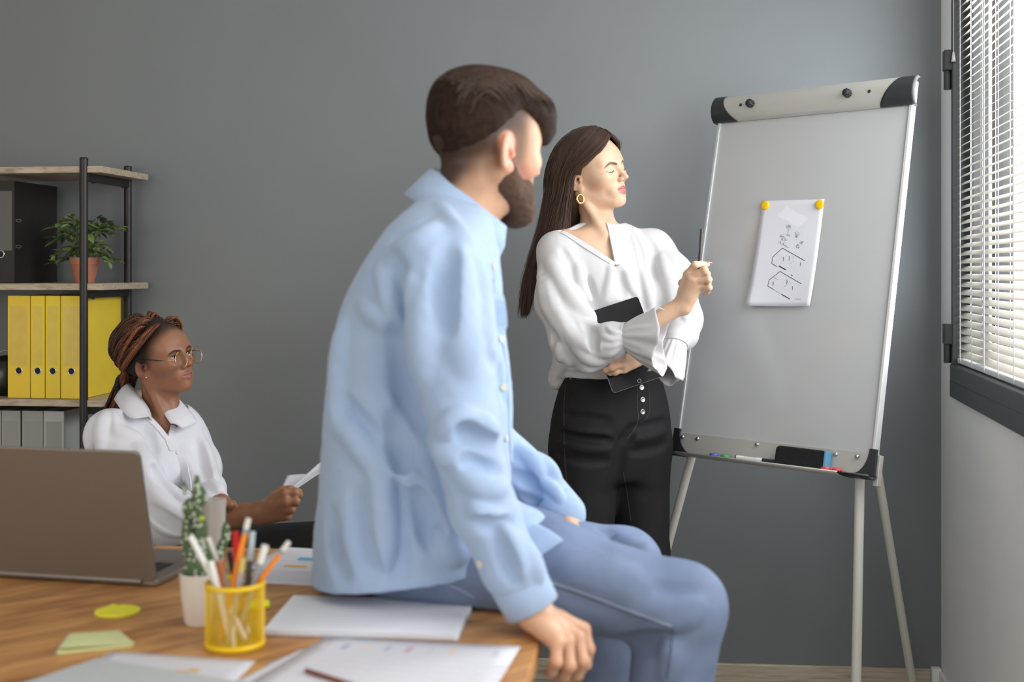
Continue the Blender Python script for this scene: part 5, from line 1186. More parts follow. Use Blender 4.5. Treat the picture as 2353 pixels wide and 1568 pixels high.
# cuffs
def cuff(a, b, r0, r1, th=.003):
    a, b = np.array(a), np.array(b); ax = unit(b-a); Mx = orient(a, ax); L = np.linalg.norm(b-a); mb = MB(); mb.lathe([(r0-.001, 0), (r0+th, 0), (r1+th, L), (r1+th*.6, L+.001), (r1-.001, L), (r1-.004, L*.6)], Mx, 36); return mb.build('cuff', M['oxford'], MN, smooth=True)
d = unit(cR-P(1178, 1310, 1.946)); cuff(cR-d*.058, cR+d*.002, .0440, .0415)
d2 = unit(P(1298, 1182, 2.405)-P(1225, 1108, 2.44)); e2 = P(1302, 1188, 2.403); cuff(e2-d2*.045, e2, .0425, .0390)
# jeans
M['denim'] = mat('washed_blue_denim', srgb(118, 133, 162), .8, var=.16, vscale=14, bump=.25, bscale=420, spec=.2)
jn = [Ell((-.185, 2.245, .845), (.145, .160, .096), k=.05), Cap(rH, (.06, 2.115, .800), .090, .086, k=.04), Cap((.06, 2.115, .800), rK, .086, .072, k=.04), Cap(rK, rA, .073, .062, k=.025), Cap(lH, (.05, 2.37, .775), .090, .080, k=.04), Cap((.05, 2.37, .775), lK, .080, .070, k=.04), Cap(lK, lA, .071, .062, k=.025)]
jfs = [([(1470, 1388), (1525, 1368), (1590, 1360)], .012, -.0025), ([(1490, 1425), (1545, 1400), (1605, 1388)], .012, .004), ([(1500, 1455), (1545, 1430), (1600, 1415)], .012, .003), ([(1450, 1400), (1500, 1395), (1540, 1400)], .012, .004), ([(1420, 1470), (1480, 1480), (1530, 1470)], .012, -.004), ([(1380, 1215), (1430, 1240), (1470, 1260)], .010, -.003), ([(1420, 1235), (1450, 1245), (1480, 1240)], .009, .003), ([(1290, 1290), (1380, 1320), (1470, 1360)], .02, .003), ([(1540, 1480), (1545, 1520), (1535, 1568)], .012, .003)]
jn += folds(jn, jfs)+[Disp(lambda p: .0012*noise3(p, 60, 31), (-1, 1.5, 0), (1, 3, 1))]
jn += [Half((0, 0, DESK_Z+.0015), (0, 0, 1), op='s', k=.006, lo=(-.6, 1.8, .55), hi=(.055, 2.7, DESK_Z+.0015))]
sdf_obj('jeans', jn, .0065, M['denim'], MN)
nq = 12; uv = [(i/nq, j/nq) for j in range(nq+1) for i in range(nq+1)]; cq = [np.array(c, float) for c in ((1160, 1168), (1293, 1250), (1240, 1281), (1160, 1285))]
pxs = np.array([(1-v)*((1-u)*cq[0]+u*cq[1])+v*((1-u)*cq[3]+u*cq[2])+np.array([0, -6*math.sin(math.pi*u)*(1-v)]) for u, v in uv]); tp, tn, tk = hit(jn, pxs)
tp = tp+tn*(.0055+.0030*np.sin(np.array([u*9+v*3 for u, v in uv])))[:, None]
o = pydata('shirt_tail', tp, [(j*(nq+1)+i, (j+1)*(nq+1)+i, (j+1)*(nq+1)+i+1, j*(nq+1)+i+1) for j in range(nq) for i in range(nq)], M['oxford'], MN, True); sm = o.modifiers.new('thick', 'SOLIDIFY'); sm.thickness = .0025; sm.offset = 0
lt = mat('pale_denim_seam', srgb(146, 160, 184), .8); dkst = mat('dark_denim_seam', srgb(84, 96, 120), .8)
seam('outseam', jn, [(1262, 1338), (1350, 1368), (1440, 1402), (1545, 1440)], .0045, .0005, lt, MN); seam('outseam_stitch', jn, [(1262, 1343), (1350, 1373), (1440, 1408), (1545, 1446)], .0025, .0005, dkst, MN)
seam('leg_seam', jn, [(1545, 1440), (1542, 1490), (1532, 1560)], .0025, .0005, dkst, MN); seam('pocket_seam', jn, [(1010, 1338), (1050, 1352), (1090, 1374)], .004, .0005, lt, MN)
for a in (rA, lA):
    c = a+np.array([.05, 0, -.10]); sdf_obj('shoe', [Ell(c+np.array([.03, 0, .0]), (.125, .045, .038), k=.02), Ell(c+np.array([-.045, 0, .025]), (.05, .042, .05), k=.03), Half((0, 0, c[2]-.032), (0, 0, 1), op='s', k=.004, lo=c-.25, hi=(c[0]+.25, c[1]+.25, c[2]-.032))], .007, mat('white_sneaker', srgb(214, 212, 208), .5), MN)
# ------------------------------------------------------------------ standing woman at the flipchart
tf = unit((.40, -.92, 0)); trt = np.array([tf[1], -tf[0], 0]); tang = math.atan2(.40, .92)
SW = empty('person', (.285, 3.55, 0), 'woman with long brown hair in white blouse and black jeans at the flipchart', 'person')
Hs = Frame((.230, 3.55, 1.597), (.80, -.60), pitch=7, roll=-9, scale=1.0)
skinS = srgb(216, 178, 150)
hw = np.array([.262, 3.555, 1.40])
body = [Loft([(.95, .285, 3.55, .13, .095), (1.05, .283, 3.55, .13, .10), (1.2, .272, 3.55, .135, .105), (1.3, .268, 3.55, .145, .100), (1.37, .265, 3.55, .148, .080), (1.415, .262, 3.552, .115, .062), (1.45, .258, 3.555, .062, .052)], tang, k=.02)]
body += [Cap((.262, 3.562, 1.40), Hs.w((0, -.024, -.055)), .0445, .0425, k=.03), Cap(Hs.w((0, .004, -.080)), (.266, 3.522, 1.415), .024, .022, k=.03)]
nk = np.array([.272, 3.49, 1.405])
for s in (-1, 1): body += [Cap(nk+trt*s*.012, np.array([.265, 3.55, 1.425])+trt*s*.13, .008, .010, k=.014)]
body += [Cap(Hs.w((.055, -.02, -.05)), nk+trt*.012+np.array([0, 0, .015]), .012, .008, k=.02), Cap(Hs.w((-.055, -.02, -.05)), nk-trt*.012+np.array([0, 0, .015]), .012, .008, k=.02)]
shR, shL = np.array([.128, 3.49, 1.370]), np.array([.408, 3.613, 1.375])
elR, wrR = np.array([.205, 3.36, 1.10]), P(1567, 702, 3.235)
elL, wrL = np.array([.480, 3.48, 1.145]), P(1466, 818, 3.335)
cuR = P(1432, 774, 3.262); cuL = P(1552, 785, 3.395)
body += [Cap(np.array([.262, 3.55, 1.37])+trt*.09, shR, .05, .042, k=.03), Cap(shR, elR, .042, .034, k=.02), Cap(elR, cuR, .034, .028, k=.02), Cap(cuR, wrR, .028, .0225, k=.02)]
body += [Cap(np.array([.262, 3.55, 1.37])-trt*.09, shL, .05, .042, k=.03), Cap(shL, elL, .042, .034, k=.02), Cap(elL, wrL, .034, .0225, k=.02)]
for sx_, hx, kx, ax_ in (((1), (.20, 3.515, .83), (.215, 3.49, .50), (.21, 3.53, .09)), ((-1), (.365, 3.585, .83), (.385, 3.56, .50), (.37, 3.60, .09))):
    body += [Cap(hx, kx, .075, .05, k=.03), Cap(kx, ax_, .048, .036, k=.02), Cap(ax_, np.array(ax_)+np.array([.05, -.11, -.05]), .034, .025, k=.02)]
hp_ = head_prims(Hs, jaw=.97, chin=1.02, lip=1.08, eye='closed', mouth_open=.0018, smile=.3)
# right hand with the marker
q = lambda a, b, y: P(1540+a/11.2, 580+b/11.2, y)
mcp = [q(440, 560, 3.222), q(520, 660, 3.205), q(640, 760, 3.200), q(740, 890, 3.205)]
fing = [[q(640, 325, 3.205), q(800, 300, 3.215), q(960, 312, 3.232)], [q(880, 455, 3.185), q(960, 560, 3.205), q(940, 640, 3.232)],
        [q(985, 700, 3.182), q(985, 790, 3.205), q(920, 800, 3.232)], [q(1000, 905, 3.188), q(960, 1010, 3.208), q(870, 1060, 3.228)]]
thumb = [q(330, 800, 3.262), q(520, 620, 3.280), q(720, 470, 3.272), q(850, 380, 3.262)]
body_handR = hand_prims(wrR, .0235, mcp, fing, thumb, .98)
# left hand under the sleeve, on the tablet
mL = [P(1437, 806, 3.300), P(1431, 822, 3.292), P(1430, 838, 3.300), P(1434, 850, 3.312)]
fL = [[P(1412, 812, 3.284), P(1394, 818, 3.292), P(1384, 824, 3.305)], [P(1404, 828, 3.276), P(1386, 832, 3.288), P(1379, 836, 3.302)], [P(1406, 845, 3.280), P(1392, 851, 3.290), P(1386, 853, 3.302)], [P(1414, 856, 3.296), P(1402, 858, 3.304), P(1396, 857, 3.312)]]
tL = [P(1452, 798, 3.315), P(1432, 792, 3.30), P(1414, 796, 3.295), P(1402, 800, 3.297)]
body_handL = hand_prims(wrL, .0225, mL, fL, tL, .98)
allb = body+hp_+body_handR+body_handL
nailp = mat('pink_nail_polish', srgb(236, 170, 190), .2, coat=.5)
lipS = srgb(186, 104, 106)
lay = head_paint(Hs, hp_, lipS, srgb(190, 128, 94), srgb(112, 86, 70), lip=1.08, smile=.3, mouth_open=.0018, brow_w=.0032)
hlo, hhi = Hs.o-np.array([.13, .14, .125]), Hs.o+np.array([.14, .13, .14])
fR, fLb = hbox([wrR]+mcp+sum(fing, [])+thumb), hbox([wrL]+mL+sum(fL, [])+tL)
M['skinS'] = skin_mat('fair_skin')
sdf_obj('body', allb, .006, M['skinS'], SW, paint(skinS, lay), fine=[(hlo, hhi, .0017), (fR[0], fR[1], .0021), (fLb[0], fLb[1], .0024)])
lashes(Hs, hp_, SW, mat('dark_lashes', srgb(30, 22, 20), .5), True)
mb = MB(); mb.add([Hs.w((x, .0875-abs(x)*9*abs(x), z)) for z in (-.0605, -.0650) for x in np.linspace(-.014, .014, 9)]+[Hs.w((x, .0845-abs(x)*9*abs(x), z)) for z in (-.0605, -.0650) for x in np.linspace(-.014, .014, 9)], [(i, i+1, i+10, i+9) for i in range(8)]+[(i+19, i+18, i+27, i+28) for i in range(8)]+[(i, i+18, i+19, i+1) for i in range(8)]); mb.build('teeth', mat('teeth', srgb(236, 230, 222), .2), SW, smooth=True)
for f in fing[:1]: nail(SW, nailp, np.array(f[2])+np.array([.006, .0, .0055]), f[2]-f[1], (-.1, -.5, .9), L=.021)
for f in fing[1:]: nail(SW, nailp, f[2]+unit(f[2]-f[1])*.004, f[2]-f[1], (.8, .3, -.2), L=.012)
# blouse
M['blouse'] = mat('white_cotton_blouse', srgb(204, 203, 205), .8, var=.02, vscale=30, bump=.25, bscale=420, sheen=.15, spec=.2)
bl = [Loft([(1.012, .283, 3.55, .146, .112), (1.04, .280, 3.55, .160, .124), (1.10, .277, 3.548, .165, .132), (1.20, .272, 3.546, .160, .132), (1.29, .268, 3.548, .162, .122), (1.36, .265, 3.55, .160, .097), (1.40, .263, 3.551, .140, .080), (1.43, .262, 3.552, .098, .068), (1.455, .260, 3.555, .066, .060)], tang, k=.03)]
bl += [Ell(np.array([.272, 3.55, 1.24])+tf*.085+trt*s*.062, (.062, .055, .065), k=.05) for s in (-1, 1)]
bl += [Ell((.128, 3.55, 1.005), (.024, .045, .030), k=.04)]
cuR = P(1432, 774, 3.262); cuL = P(1552, 785, 3.395)
bl += [Cap(np.array([.262, 3.55, 1.385])+trt*.08, shR, .056, .052, k=.035), Cap(shR, P(1287, 690, 3.415), .054, .066, k=.03), Cap(P(1287, 690, 3.415), P(1320, 778, 3.355), .066, .064, k=.03), Cap(P(1318, 778, 3.355), P(1360, 800, 3.315), .062, .056, k=.03), Cap(P(1360, 800, 3.315), P(1408, 783, 3.275), .056, .050, k=.03), Cap(P(1408, 783, 3.275), cuR, .050, .036, k=.012)]
bl += [Cap(np.array([.262, 3.55, 1.385])-trt*.08, shL, .058, .058, k=.035), Cap(shL, P(1540, 640, 3.55), .058, .066, k=.03), Cap(P(1540, 640, 3.55), P(1568, 735, 3.485), .066, .056, k=.03), Cap(P(1568, 735, 3.485), P(1566, 768, 3.44), .054, .046, k=.02), Cap(P(1566, 768, 3.44), cuL, .046, .033, k=.012)]
bl += [Cap((.262, 3.56, 1.38), (.258, 3.56, 1.54), .0575, .0575, k=.006, op='s')]
vb = np.array([.290, 3.44, 1.332])
VR, VL = 1.35, .02
bl0 = list(bl[:-1])
bl += [VCut(vb, tf, VL, VR, back=.105, h=.2)]
fsp = [([(1262, 600), (1300, 660), (1350, 720), (1392, 742)], .016, .006), ([(1250, 640), (1276, 715), (1330, 790), (1390, 800)], .015, .006), ([(1238, 620), (1252, 700), (1290, 770)], .012, .005),
       ([(1292, 575), (1310, 610), (1322, 650)], .010, -.004), ([(1455, 525), (1480, 570), (1488, 620)], .010, .004), ([(1440, 530), (1455, 575), (1462, 610)], .008, -.003), ([(1470, 520), (1500, 575), (1505, 650)], .010, -.004),
       ([(1415, 612), (1428, 645), (1430, 680)], .012, -.006), ([(1405, 612), (1402, 650), (1390, 690)], .010, .004), ([(1345, 640), (1352, 670), (1362, 700)], .011, -.005), ([(1330, 610), (1338, 650), (1356, 690)], .011, .004), ([(1440, 625), (1452, 660), (1462, 678)], .009, .004),
       ([(1505, 600), (1508, 660), (1512, 715)], .012, -.006), ([(1520, 590), (1540, 660), (1545, 720)], .013, .005), ([(1545, 640), (1565, 690), (1580, 740)], .010, .005), ([(1478, 625), (1490, 670), (1495, 705)], .010, .004),
       ([(1395, 752), (1410, 765), (1424, 766)], .006, .004), ([(1385, 775), (1405, 780), (1424, 778)], .006, .004), ([(1390, 800), (1408, 796), (1424, 790)], .006, .004), ([(1360, 815), (1395, 815), (1420, 803)], .008, .004), ([(1345, 745), (1362, 770), (1368, 800)], .010, -.004), ([(1320, 800), (1350, 826), (1380, 832)], .012, .004),
       ([(1272, 770), (1282, 815), (1300, 845)], .012, -.005), ([(1300, 825), (1320, 845), (1360, 850)], .012, .006), ([(1275, 850), (1310, 860), (1360, 862)], .010, -.004), ([(1280, 795), (1288, 840), (1275, 868)], .012, .006)]
bl += folds(bl, [(a, b*.9, c*1.3) for a, b, c in fsp])
bl += [Disp(lambda p: .0011*noise3(p, 70, 1)+.0007*noise3(p, 150, 2), (-1, 3, .9), (1, 4, 1.6))]
blo = sdf_obj('blouse', bl, .0036, M['blouse'], SW)
# ruffled cuffs: bands and flared, hollow frills
def frill(c0, c1, r0, rx, rz, waves, amp, name, up=(0, 0, 1), start=.0):
    c0, c1 = np.array(c0), np.array(c1); ax = unit(c1-c0); u = unit(np.array(up)-ax*np.dot(up, ax)); v = np.cross(ax, u); V = []; Fc = []; n, m = 72, 16
    for sdd in (0, 1):
        for j in range(m+1):
            t = j/m; e = t**.8; cc = c0+(c1-c0)*t
            for i in range(n):
                a = 2*math.pi*i/n; wv = 1+amp*t*math.sin(waves*a+1.3*math.sin(a*2))+amp*.5*t*math.sin(waves*1.7*a+2)+amp*.55*math.sin(math.pi*min(1, t*1.1+.05))*math.sin(15*a+2*math.sin(a))
                ra, rb = (r0+(rx-r0)*e)*wv, (r0+(rz-r0)*e)*wv; o = -.0012 if sdd else 0
                V.append(cc+v*(ra+o)*math.cos(a)+u*(rb+o)*math.sin(a)+ax*.13*amp*t*math.sin(a*3+1)*(1 if j == m else t))
    S = n*(m+1)
    for j in range(m):
        for i in range(n):
            a, b = j*n+i, j*n+(i+1) % n; Fc += [(a, b, b+n, a+n), (S+b, S+a, S+a+n, S+b+n)]
    for i in range(n): a, b = m*n+i, m*n+(i+1) % n; Fc.append((a, b, S+b, S+a))
    return pydata(name, V, Fc, M['blouse'], SW, True)
band_d = unit(P(1475, 770, 3.235)-cuR)
frill(cuR+band_d*.008, P(1520, 779, 3.215), .035, .052, .086, 7, .09, 'cuff_frill')
frill(cuR-band_d*.010, cuR+band_d*.012, .037, .038, .038, 1, 0, 'cuff_band')
bd2 = unit(P(1540, 850, 3.355)-cuL)
frill(cuL, P(1530, 862, 3.352), .032, .050, .040, 6, .09, 'cuff_frill', up=(0, -1, 0))
frill(cuL-bd2*.012, cuL+bd2*.008, .034, .035, .035, 1, 0, 'cuff_band', up=(0, -1, 0))
# neckband and placket
for sg, sl, zz in ((1, VR, .092), (-1, VL, .118)):
    z = np.linspace(.001, zz, 22); o = vb+tf*.12+np.outer(sg*sl*np.maximum(z, 0)+sg*.004, trt)+np.outer(z, (0, 0, 1)); p, n, ok = march(bl0, o, np.tile(-tf, (len(z), 1)), .3)
    ribbon('neckband', p[ok]+n[ok]*.0012, n[ok], .016, .0016, M['blouse'], SW)
# jeans
M['bjean'] = mat('black_denim', srgb(30, 29, 31), .75, var=.12, vscale=16, bump=.2, bscale=500, spec=.25)
je = [Loft([(.72, .283, 3.55, .150, .10), (.80, .283, 3.55, .176, .118), (.87, .283, 3.55, .178, .126), (.94, .285, 3.55, .166, .120), (1.00, .286, 3.55, .150, .110), (1.03, .286, 3.55, .146, .108)], tang, k=.03)]
for hx, kx, ax_ in (((.205, 3.513, .80), (.212, 3.485, .50), (.205, 3.52, .09)), ((.362, 3.587, .80), (.378, 3.555, .50), (.365, 3.595, .09))):
    je += [Cap(hx, kx, .096, .072, k=.03), Cap(kx, ax_, .072, .075, k=.02)]
jf = []
for i, y in enumerate((955, 985, 1000, 1018, 1045)): jf += [([(1300-i*6, y), (1350, y+8+i*2), (1400, y+14)], .009, .0022 if i % 2 else -.002)]
for i, y in enumerate((975, 1000, 1030)): jf += [([(1450, y+10), (1490, y+4), (1530, y-8)], .009, .0024 if i % 2 else -.002)]
jf += [([(1430, 1010), (1424, 1060), (1412, 1130)], .012, -.005), ([(1452, 985), (1440, 1008), (1428, 1022)], .010, -.005)]
je += folds(je, jf)+[Disp(lambda p: .0009*noise3(p, 90, 5), (-1, 3, 0), (1, 4, 1.1))]
jeans = sdf_obj('jeans', je, .0055, M['bjean'], SW)
st_ = mat('black_stitching', srgb(52, 51, 54), .8); mtl = mat('dull_steel_button', srgb(150, 148, 146), .3, metal=.9)
for pxs in ((1474, 891), (1476.5, 919), (1476.5, 947)):
    p, n, ok = hit(je, [pxs]); button(p[0], n[0], mtl, SW, .0085, 'jeans_button')
seam('fly_seam', je, [(1466, 880), (1464, 930), (1466, 960), (1458, 985), (1440, 1010)], .003, .0008, st_, SW)
seam('fly_seam', je, [(1490, 885), (1492, 940), (1484, 962), (1470, 972)], .0022, .0006, st_, SW)
seam('pocket_seam', je, [(1312, 866), (1335, 866), (1362, 864), (1382, 852)], .0025, .0006, st_, SW)
seam('side_seam', je, [(1300, 880), (1296, 950), (1298, 1050), (1306, 1150)], .003, .0007, st_, SW)
seam('inseam', je, [(1432, 1085), (1440, 1130), (1450, 1200)], .002, .0006, st_, SW)
p, n, ok = hit(je, [(1312, 870)]); button(p[0], n[0], mtl, SW, .003, 'rivet')
mb = MB()
for c in ((.205, 3.50), (.365, 3.575)): pass
for i, (cx_, cy_) in enumerate(((.222, 3.455), (.385, 3.535))):
    sdf_obj('shoe', [Ell((cx_, cy_+.02, .045), (.042, .12, .043), rotz(.35), k=.02), Half((0, 0, .004), (0, 0, 1), op='s', k=.003, lo=(cx_-.2, cy_-.2, -.1), hi=(cx_+.2, cy_+.2, .004))], .006, mat('black_shoe', srgb(26, 25, 26), .4), SW)
# hoop earrings
gold = mat('polished_gold', srgb(226, 186, 112), .15, metal=1)
for s in (1, -1):
    c = Hs.w((s*.077, -.007, -.066)); mb = MB(); rot = Hs.R@rotz(s*1.05)
    mb.tube([c+rot@np.array([0, .0105*math.sin(t), .0125*math.cos(t)]) for t in np.linspace(0, 2*math.pi, 28)], .0034, 10, cap=False); mb.build('hoop_earring', gold, SW, smooth=True)
# hair
M['brown'] = mat('brown_hair', srgb(80, 58, 46), .42, var=.35, vscale=140, spec=.5, stretch=(1, 1, .12))
cap_ = [Hs.ell((0, -.020, .040), (.0815, .0990, .0905), k=.02), Hs.ell((0, -.060, -.030), (.076, .052, .085), k=.04), Hs.cap((.0, -.085, -.06), (.0, -.115, -.20), .050, .045, k=.04)]
cap_ += [Half(Hs.w((0, .070, .085)), Hs.d((0, .86, -.52)), op='i', k=.004), Half(Hs.w((0, .003, -.01)), Hs.d((0, 1, .55)), op='i', k=.01)]
cap_[-2] = Half(Hs.w((0, .062, .078)), Hs.d((0, 1, -.62)), op='i', k=.006); cap_[-1] = Half(Hs.w((0, .012, 0)), Hs.d((0, 1, -.62)), op='i', k=.006)
sdf_obj('hair_base', cap_, .004, M['brown'], SW)
G = [np.array(g) for g in (
    [(.006, .083, .092), (.040, .080, .066), (.064, .050, .040), (.078, .014, .022), (.0840, -.012, .010), (.0850, -.030, -.030), (.080, -.042, -.085), (.078, -.050, -.135), (.082, -.045, -.175)],
    [(.005, .066, .110), (.048, .060, .082), (.072, .028, .055), (.083, -.004, .028), (.0870, -.026, -.005), (.0870, -.040, -.055), (.084, -.054, -.110), (.090, -.058, -.165), (.098, -.050, -.215)],
    [(.004, .035, .128), (.050, .026, .104), (.077, .000, .068), (.0880, -.028, .022), (.0900, -.045, -.025), (.0900, -.060, -.080), (.092, -.080, -.150), (.098, -.105, -.230), (.103, -.115, -.300)],
    [(.003, .000, .133), (.048, -.022, .112), (.076, -.046, .070), (.0860, -.068, .020), (.0860, -.084, -.030), (.086, -.100, -.090), (.090, -.125, -.170), (.098, -.150, -.260), (.102, -.160, -.350)],
    [(.001, -.035, .130), (.036, -.072, .098), (.052, -.102, .050), (.056, -.118, .000), (.056, -.126, -.050), (.058, -.138, -.110), (.066, -.158, -.190), (.078, -.180, -.280), (.084, -.188, -.370)],
    [(.000, -.060, .118), (.010, -.096, .080), (.014, -.116, .040), (.016, -.126, -.010), (.018, -.132, -.060), (.022, -.145, -.120), (.034, -.166, -.200), (.050, -.188, -.290), (.058, -.195, -.375)])]
def hair_paths(G, n, side, seed, mpts=18, jit=.004, lift=.004, short=.12):
    r = np.random.default_rng(seed); out = []
    K = len(G)
    for _ in range(n):
        u = r.random()**.9*(K-1); i = min(int(u), K-2); f = u-i; c = G[i]*(1-f)+G[i+1]*f
        j = r.normal(size=(1, 3))*jit; w = np.linspace(.25, 1.9, len(c))[:, None]; c = c+j*w+r.normal(size=c.shape)*jit*.18
        c = c*np.array([side*1.045, 1.02, 1.0]); p = smooth_path(c, 40); L = 1-short*r.random()**2
        k = np.linspace(0, 39*L, mpts); p = np.stack([np.interp(k, np.arange(40), p[:, a]) for a in range(3)], 1); out.append(p)
    return np.array(out)
hp1 = np.concatenate([hair_paths(G, 4600, 1, 1, lift=.004), hair_paths(G, 2400, -1, 2)])
zk = np.maximum(hp1[..., 2], -.03); hq = hp1.copy(); hq[..., 2] = zk; W4 = (Hs.R*Hs.s); hpw = hq@W4.T+Hs.o; hpw[..., 2] += (hp1[..., 2]-zk)
tag(strands('hair', hpw, .00065, .0003, M['brown'], SW), kind='stuff')

# tablet held against the blouse and the marker in her hand
tb = [P(1338, 722, 3.345), P(1462, 680, 3.385), P(1537, 862, 3.350), P(1414, 903, 3.310)]
xa = unit(tb[1]-tb[0]+tb[2]-tb[3]); ya = tb[0]-tb[3]+tb[1]-tb[2]; ya = unit(ya-xa*xa.dot(ya)); za = np.cross(xa, ya); tc = sum(tb)/4; tw = np.linalg.norm(tb[1]-tb[0]); th_ = np.linalg.norm(tb[0]-tb[3])
tab = empty('tablet', tc-ya*th_/2, 'black tablet with silver rim that the woman in the blouse clasps under her arm', 'tablet'); Mtb = basis(xa, ya, za, tc)
mb = MB(); mb.prism(rrect(-tw/2, tw/2, -th_/2, th_/2, .009), .0058, Mtb @ Matrix.Translation((0, 0, -.0062))); mb.build('case', mat('silver_tablet_case', srgb(176, 178, 182), .3, metal=.8), tab, bevel=.001)
mb = MB(); mb.prism(rrect(-tw/2+.0009, tw/2-.0009, -th_/2+.0009, th_/2-.0009, .008), .0006, Mtb @ Matrix.Translation((0, 0, -.0005))); tg_ = mb.build('screen', mat('black_tablet_glass', srgb(20, 20, 22), .3, var=.4, vscale=22, spec=.12), tab)
mb = MB(); mb.lathe([(.0042, .0), (.0048, .0004), (.0054, .0)], Mtb @ Matrix.Translation((0, -th_/2+.0095, .0002)), 20); mb.build('home_button', mat('silver_ring', srgb(200, 200, 204), .3, metal=.8), tg_)
ma, mz = P(1612.5, 526, 3.255), P(1607, 612, 3.245); dm = mz-ma
mk2 = empty('marker_pen', mz, 'slim dark marker pen held upright in the hand at the flipchart', 'marker')
dk = mat('dark_grey_marker', srgb(58, 54, 52), .35)
mb = MB(); mb.tube([ma+dm*.05, ma+dm*.62], .0044, 14); mb.build('barrel', dk, mk2, autosmooth=40)
mb = MB(); mb.tube([ma, ma+dm*.05], [.0036, .0044], 14); mb.build('end_plug', dk, mk2, autosmooth=40)
mb = MB(); mb.tube([ma+dm*.62, ma+dm*1.12], .0050, 14); mb.build('cap', dk, mk2, autosmooth=40)
# ------------------------------------------------------------------ seated woman with braids and glasses
sf_ = unit((.75, -.66, 0)); srt = np.array([sf_[1], -sf_[0], 0]); sang = math.atan2(.66, .75)
sang = math.atan2(-srt[1], -srt[0])
WN = empty('person', (-.93, 3.32, .0), 'seated woman with brown braids and round glasses in a white shirt holding a paper', 'person')
Hw = Frame((-.935, 3.30, 1.084), (.89, -.455), pitch=9, roll=-9, scale=.88)
skinW = srgb(150, 104, 78)
N0 = np.array([-.936, 3.325, .93]); rS, lS = P(256, 1002, 3.22), P(424, 1000, 3.42)
rE, rW = P(405, 1205, 3.10), P(600, 1178, 2.985); lE, lW = P(476, 1120, 3.28), P(478, 1178, 3.08)
bw = [Loft([(.46, -.955, 3.36, .16, .12), (.60, -.945, 3.345, .14, .11), (.72, -.945, 3.33, .115, .104), (.80, -.945, 3.325, .120, .100), (.865, -.945, 3.325, .118, .080), (.91, -.942, 3.328, .090, .060), (.94, -.940, 3.33, .056, .050)], sang, k=.03)]
bw += [Cap((-.940, 3.335, .90), Hw.w((0, -.030, -.055)), .0450, .0440, k=.03), Cap(Hw.w((0, .000, -.074)), (-.915, 3.30, .91), .025, .022, k=.03)]
nkw = np.array([-.905, 3.275, .905])
for s in (-1, 1): bw += [Cap(nkw+srt*s*.012, np.array([-.940, 3.325, .915])+srt*s*.08, .008, .010, k=.014), Cap(Hw.w((s*.055, -.02, -.05)), nkw+srt*s*.012+np.array([0, 0, .015]), .011, .008, k=.02)]
bw += [Cap(N0+srt*.06-np.array([0, 0, .045]), rS, .042, .034, k=.03), Cap(rS, rE, .034, .030, k=.02), Cap(rE, rE+(rW-rE)*.45, .040, .036, k=.02), Cap(rE+(rW-rE)*.45, rW, .036, .026, k=.02), Cap(N0-srt*.06-np.array([0, 0, .045]), lS, .042, .034, k=.03), Cap(lS, lE, .034, .030, k=.02), Cap(lE, lW, .033, .024, k=.02)]
sH, sK, sA = np.array([-.90, 3.27, .535]), np.array([-.44, 2.99, .640]), np.array([-.36, 2.86, .26])
tH, tK, tA = np.array([-.97, 3.40, .535]), np.array([-.52, 3.16, .545]), np.array([-.50, 3.20, .09])
for a, b, c in ((sH, sK, sA), (tH, tK, tA)): bw += [Cap(a, b, .075, .052, k=.03), Cap(b, c, .050, .036, k=.02), Cap(c, c+np.array([.09, -.06, -.05]), .033, .025, k=.02)]
hpw_ = head_prims(Hw, jaw=1.0, chin=1.0, lip=1.28, nose_w=1.32, nose=.985, eye='open', smile=.35, cheek=1.08)
# right hand: fist with the paper
z = lambda a, b, y: P(380+a/3.087, 1060+b/3.087, y)
mW = [z(845, 228, 2.945), z(858, 292, 2.938), z(862, 345, 2.948), z(848, 390, 2.962)]
fW = [[z(920, 225, 2.950), z(950, 240, 2.972), z(935, 250, 2.992)], [z(925, 285, 2.942), z(905, 300, 2.972), z(870, 300, 2.99)], [z(895, 342, 2.945), z(885, 352, 2.975), z(850, 345, 2.992)], [z(868, 392, 2.955), z(858, 396, 2.982), z(830, 385, 2.995)]]
tW = [z(778, 250, 2.978), z(825, 215, 2.985), z(880, 205, 2.985), z(945, 218, 2.982)]
hWR = hand_prims(rW, .027, mW, fW, tW, 1.05)
mWl = [z(395, 268, 3.00), z(405, 282, 2.998), z(418, 292, 3.0), z(440, 300, 3.01)]
fWl = [[z(385, 300, 2.985), z(380, 330, 2.99), z(378, 350, 3.0)], [z(408, 305, 2.982), z(405, 335, 2.99), z(402, 355, 3.0)], [z(450, 300, 2.99), z(462, 312, 2.985), z(465, 330, 2.99)], [z(475, 303, 3.0), z(486, 312, 2.995), z(488, 325, 3.0)]]
tWl = [z(370, 280, 3.02), z(362, 300, 3.01), z(355, 325, 3.005), z(352, 345, 3.005)]
hWL = hand_prims(lW, .024, mWl, fWl, tWl, 1.0)
layW = head_paint(Hw, hpw_, srgb(150, 94, 80), srgb(120, 70, 56), srgb(52, 34, 28), lip=1.28, smile=.35, brow_w=.0026, brow_z=.002)
layW = [(Group([Hw.ell((0, -.014, .037), (.085, .106, .095)), Half(Hw.w((0, .074, .082)), -Hw.d((0, -.86, .5)), op='i', k=.01, lo=Hw.o-.3, hi=Hw.o+.3)]), srgb(38, 27, 24), .022, .0)]+layW
def knw(p, r, c=srgb(156, 104, 74)): return (Ell(p, r), c[:3]+(.6,), .016, 0)
layW += [knw(q, .007) for q in mW]+[knw(f[0], .006) for f in fW]
M['skinW'] = skin_mat('deep_brown_skin')
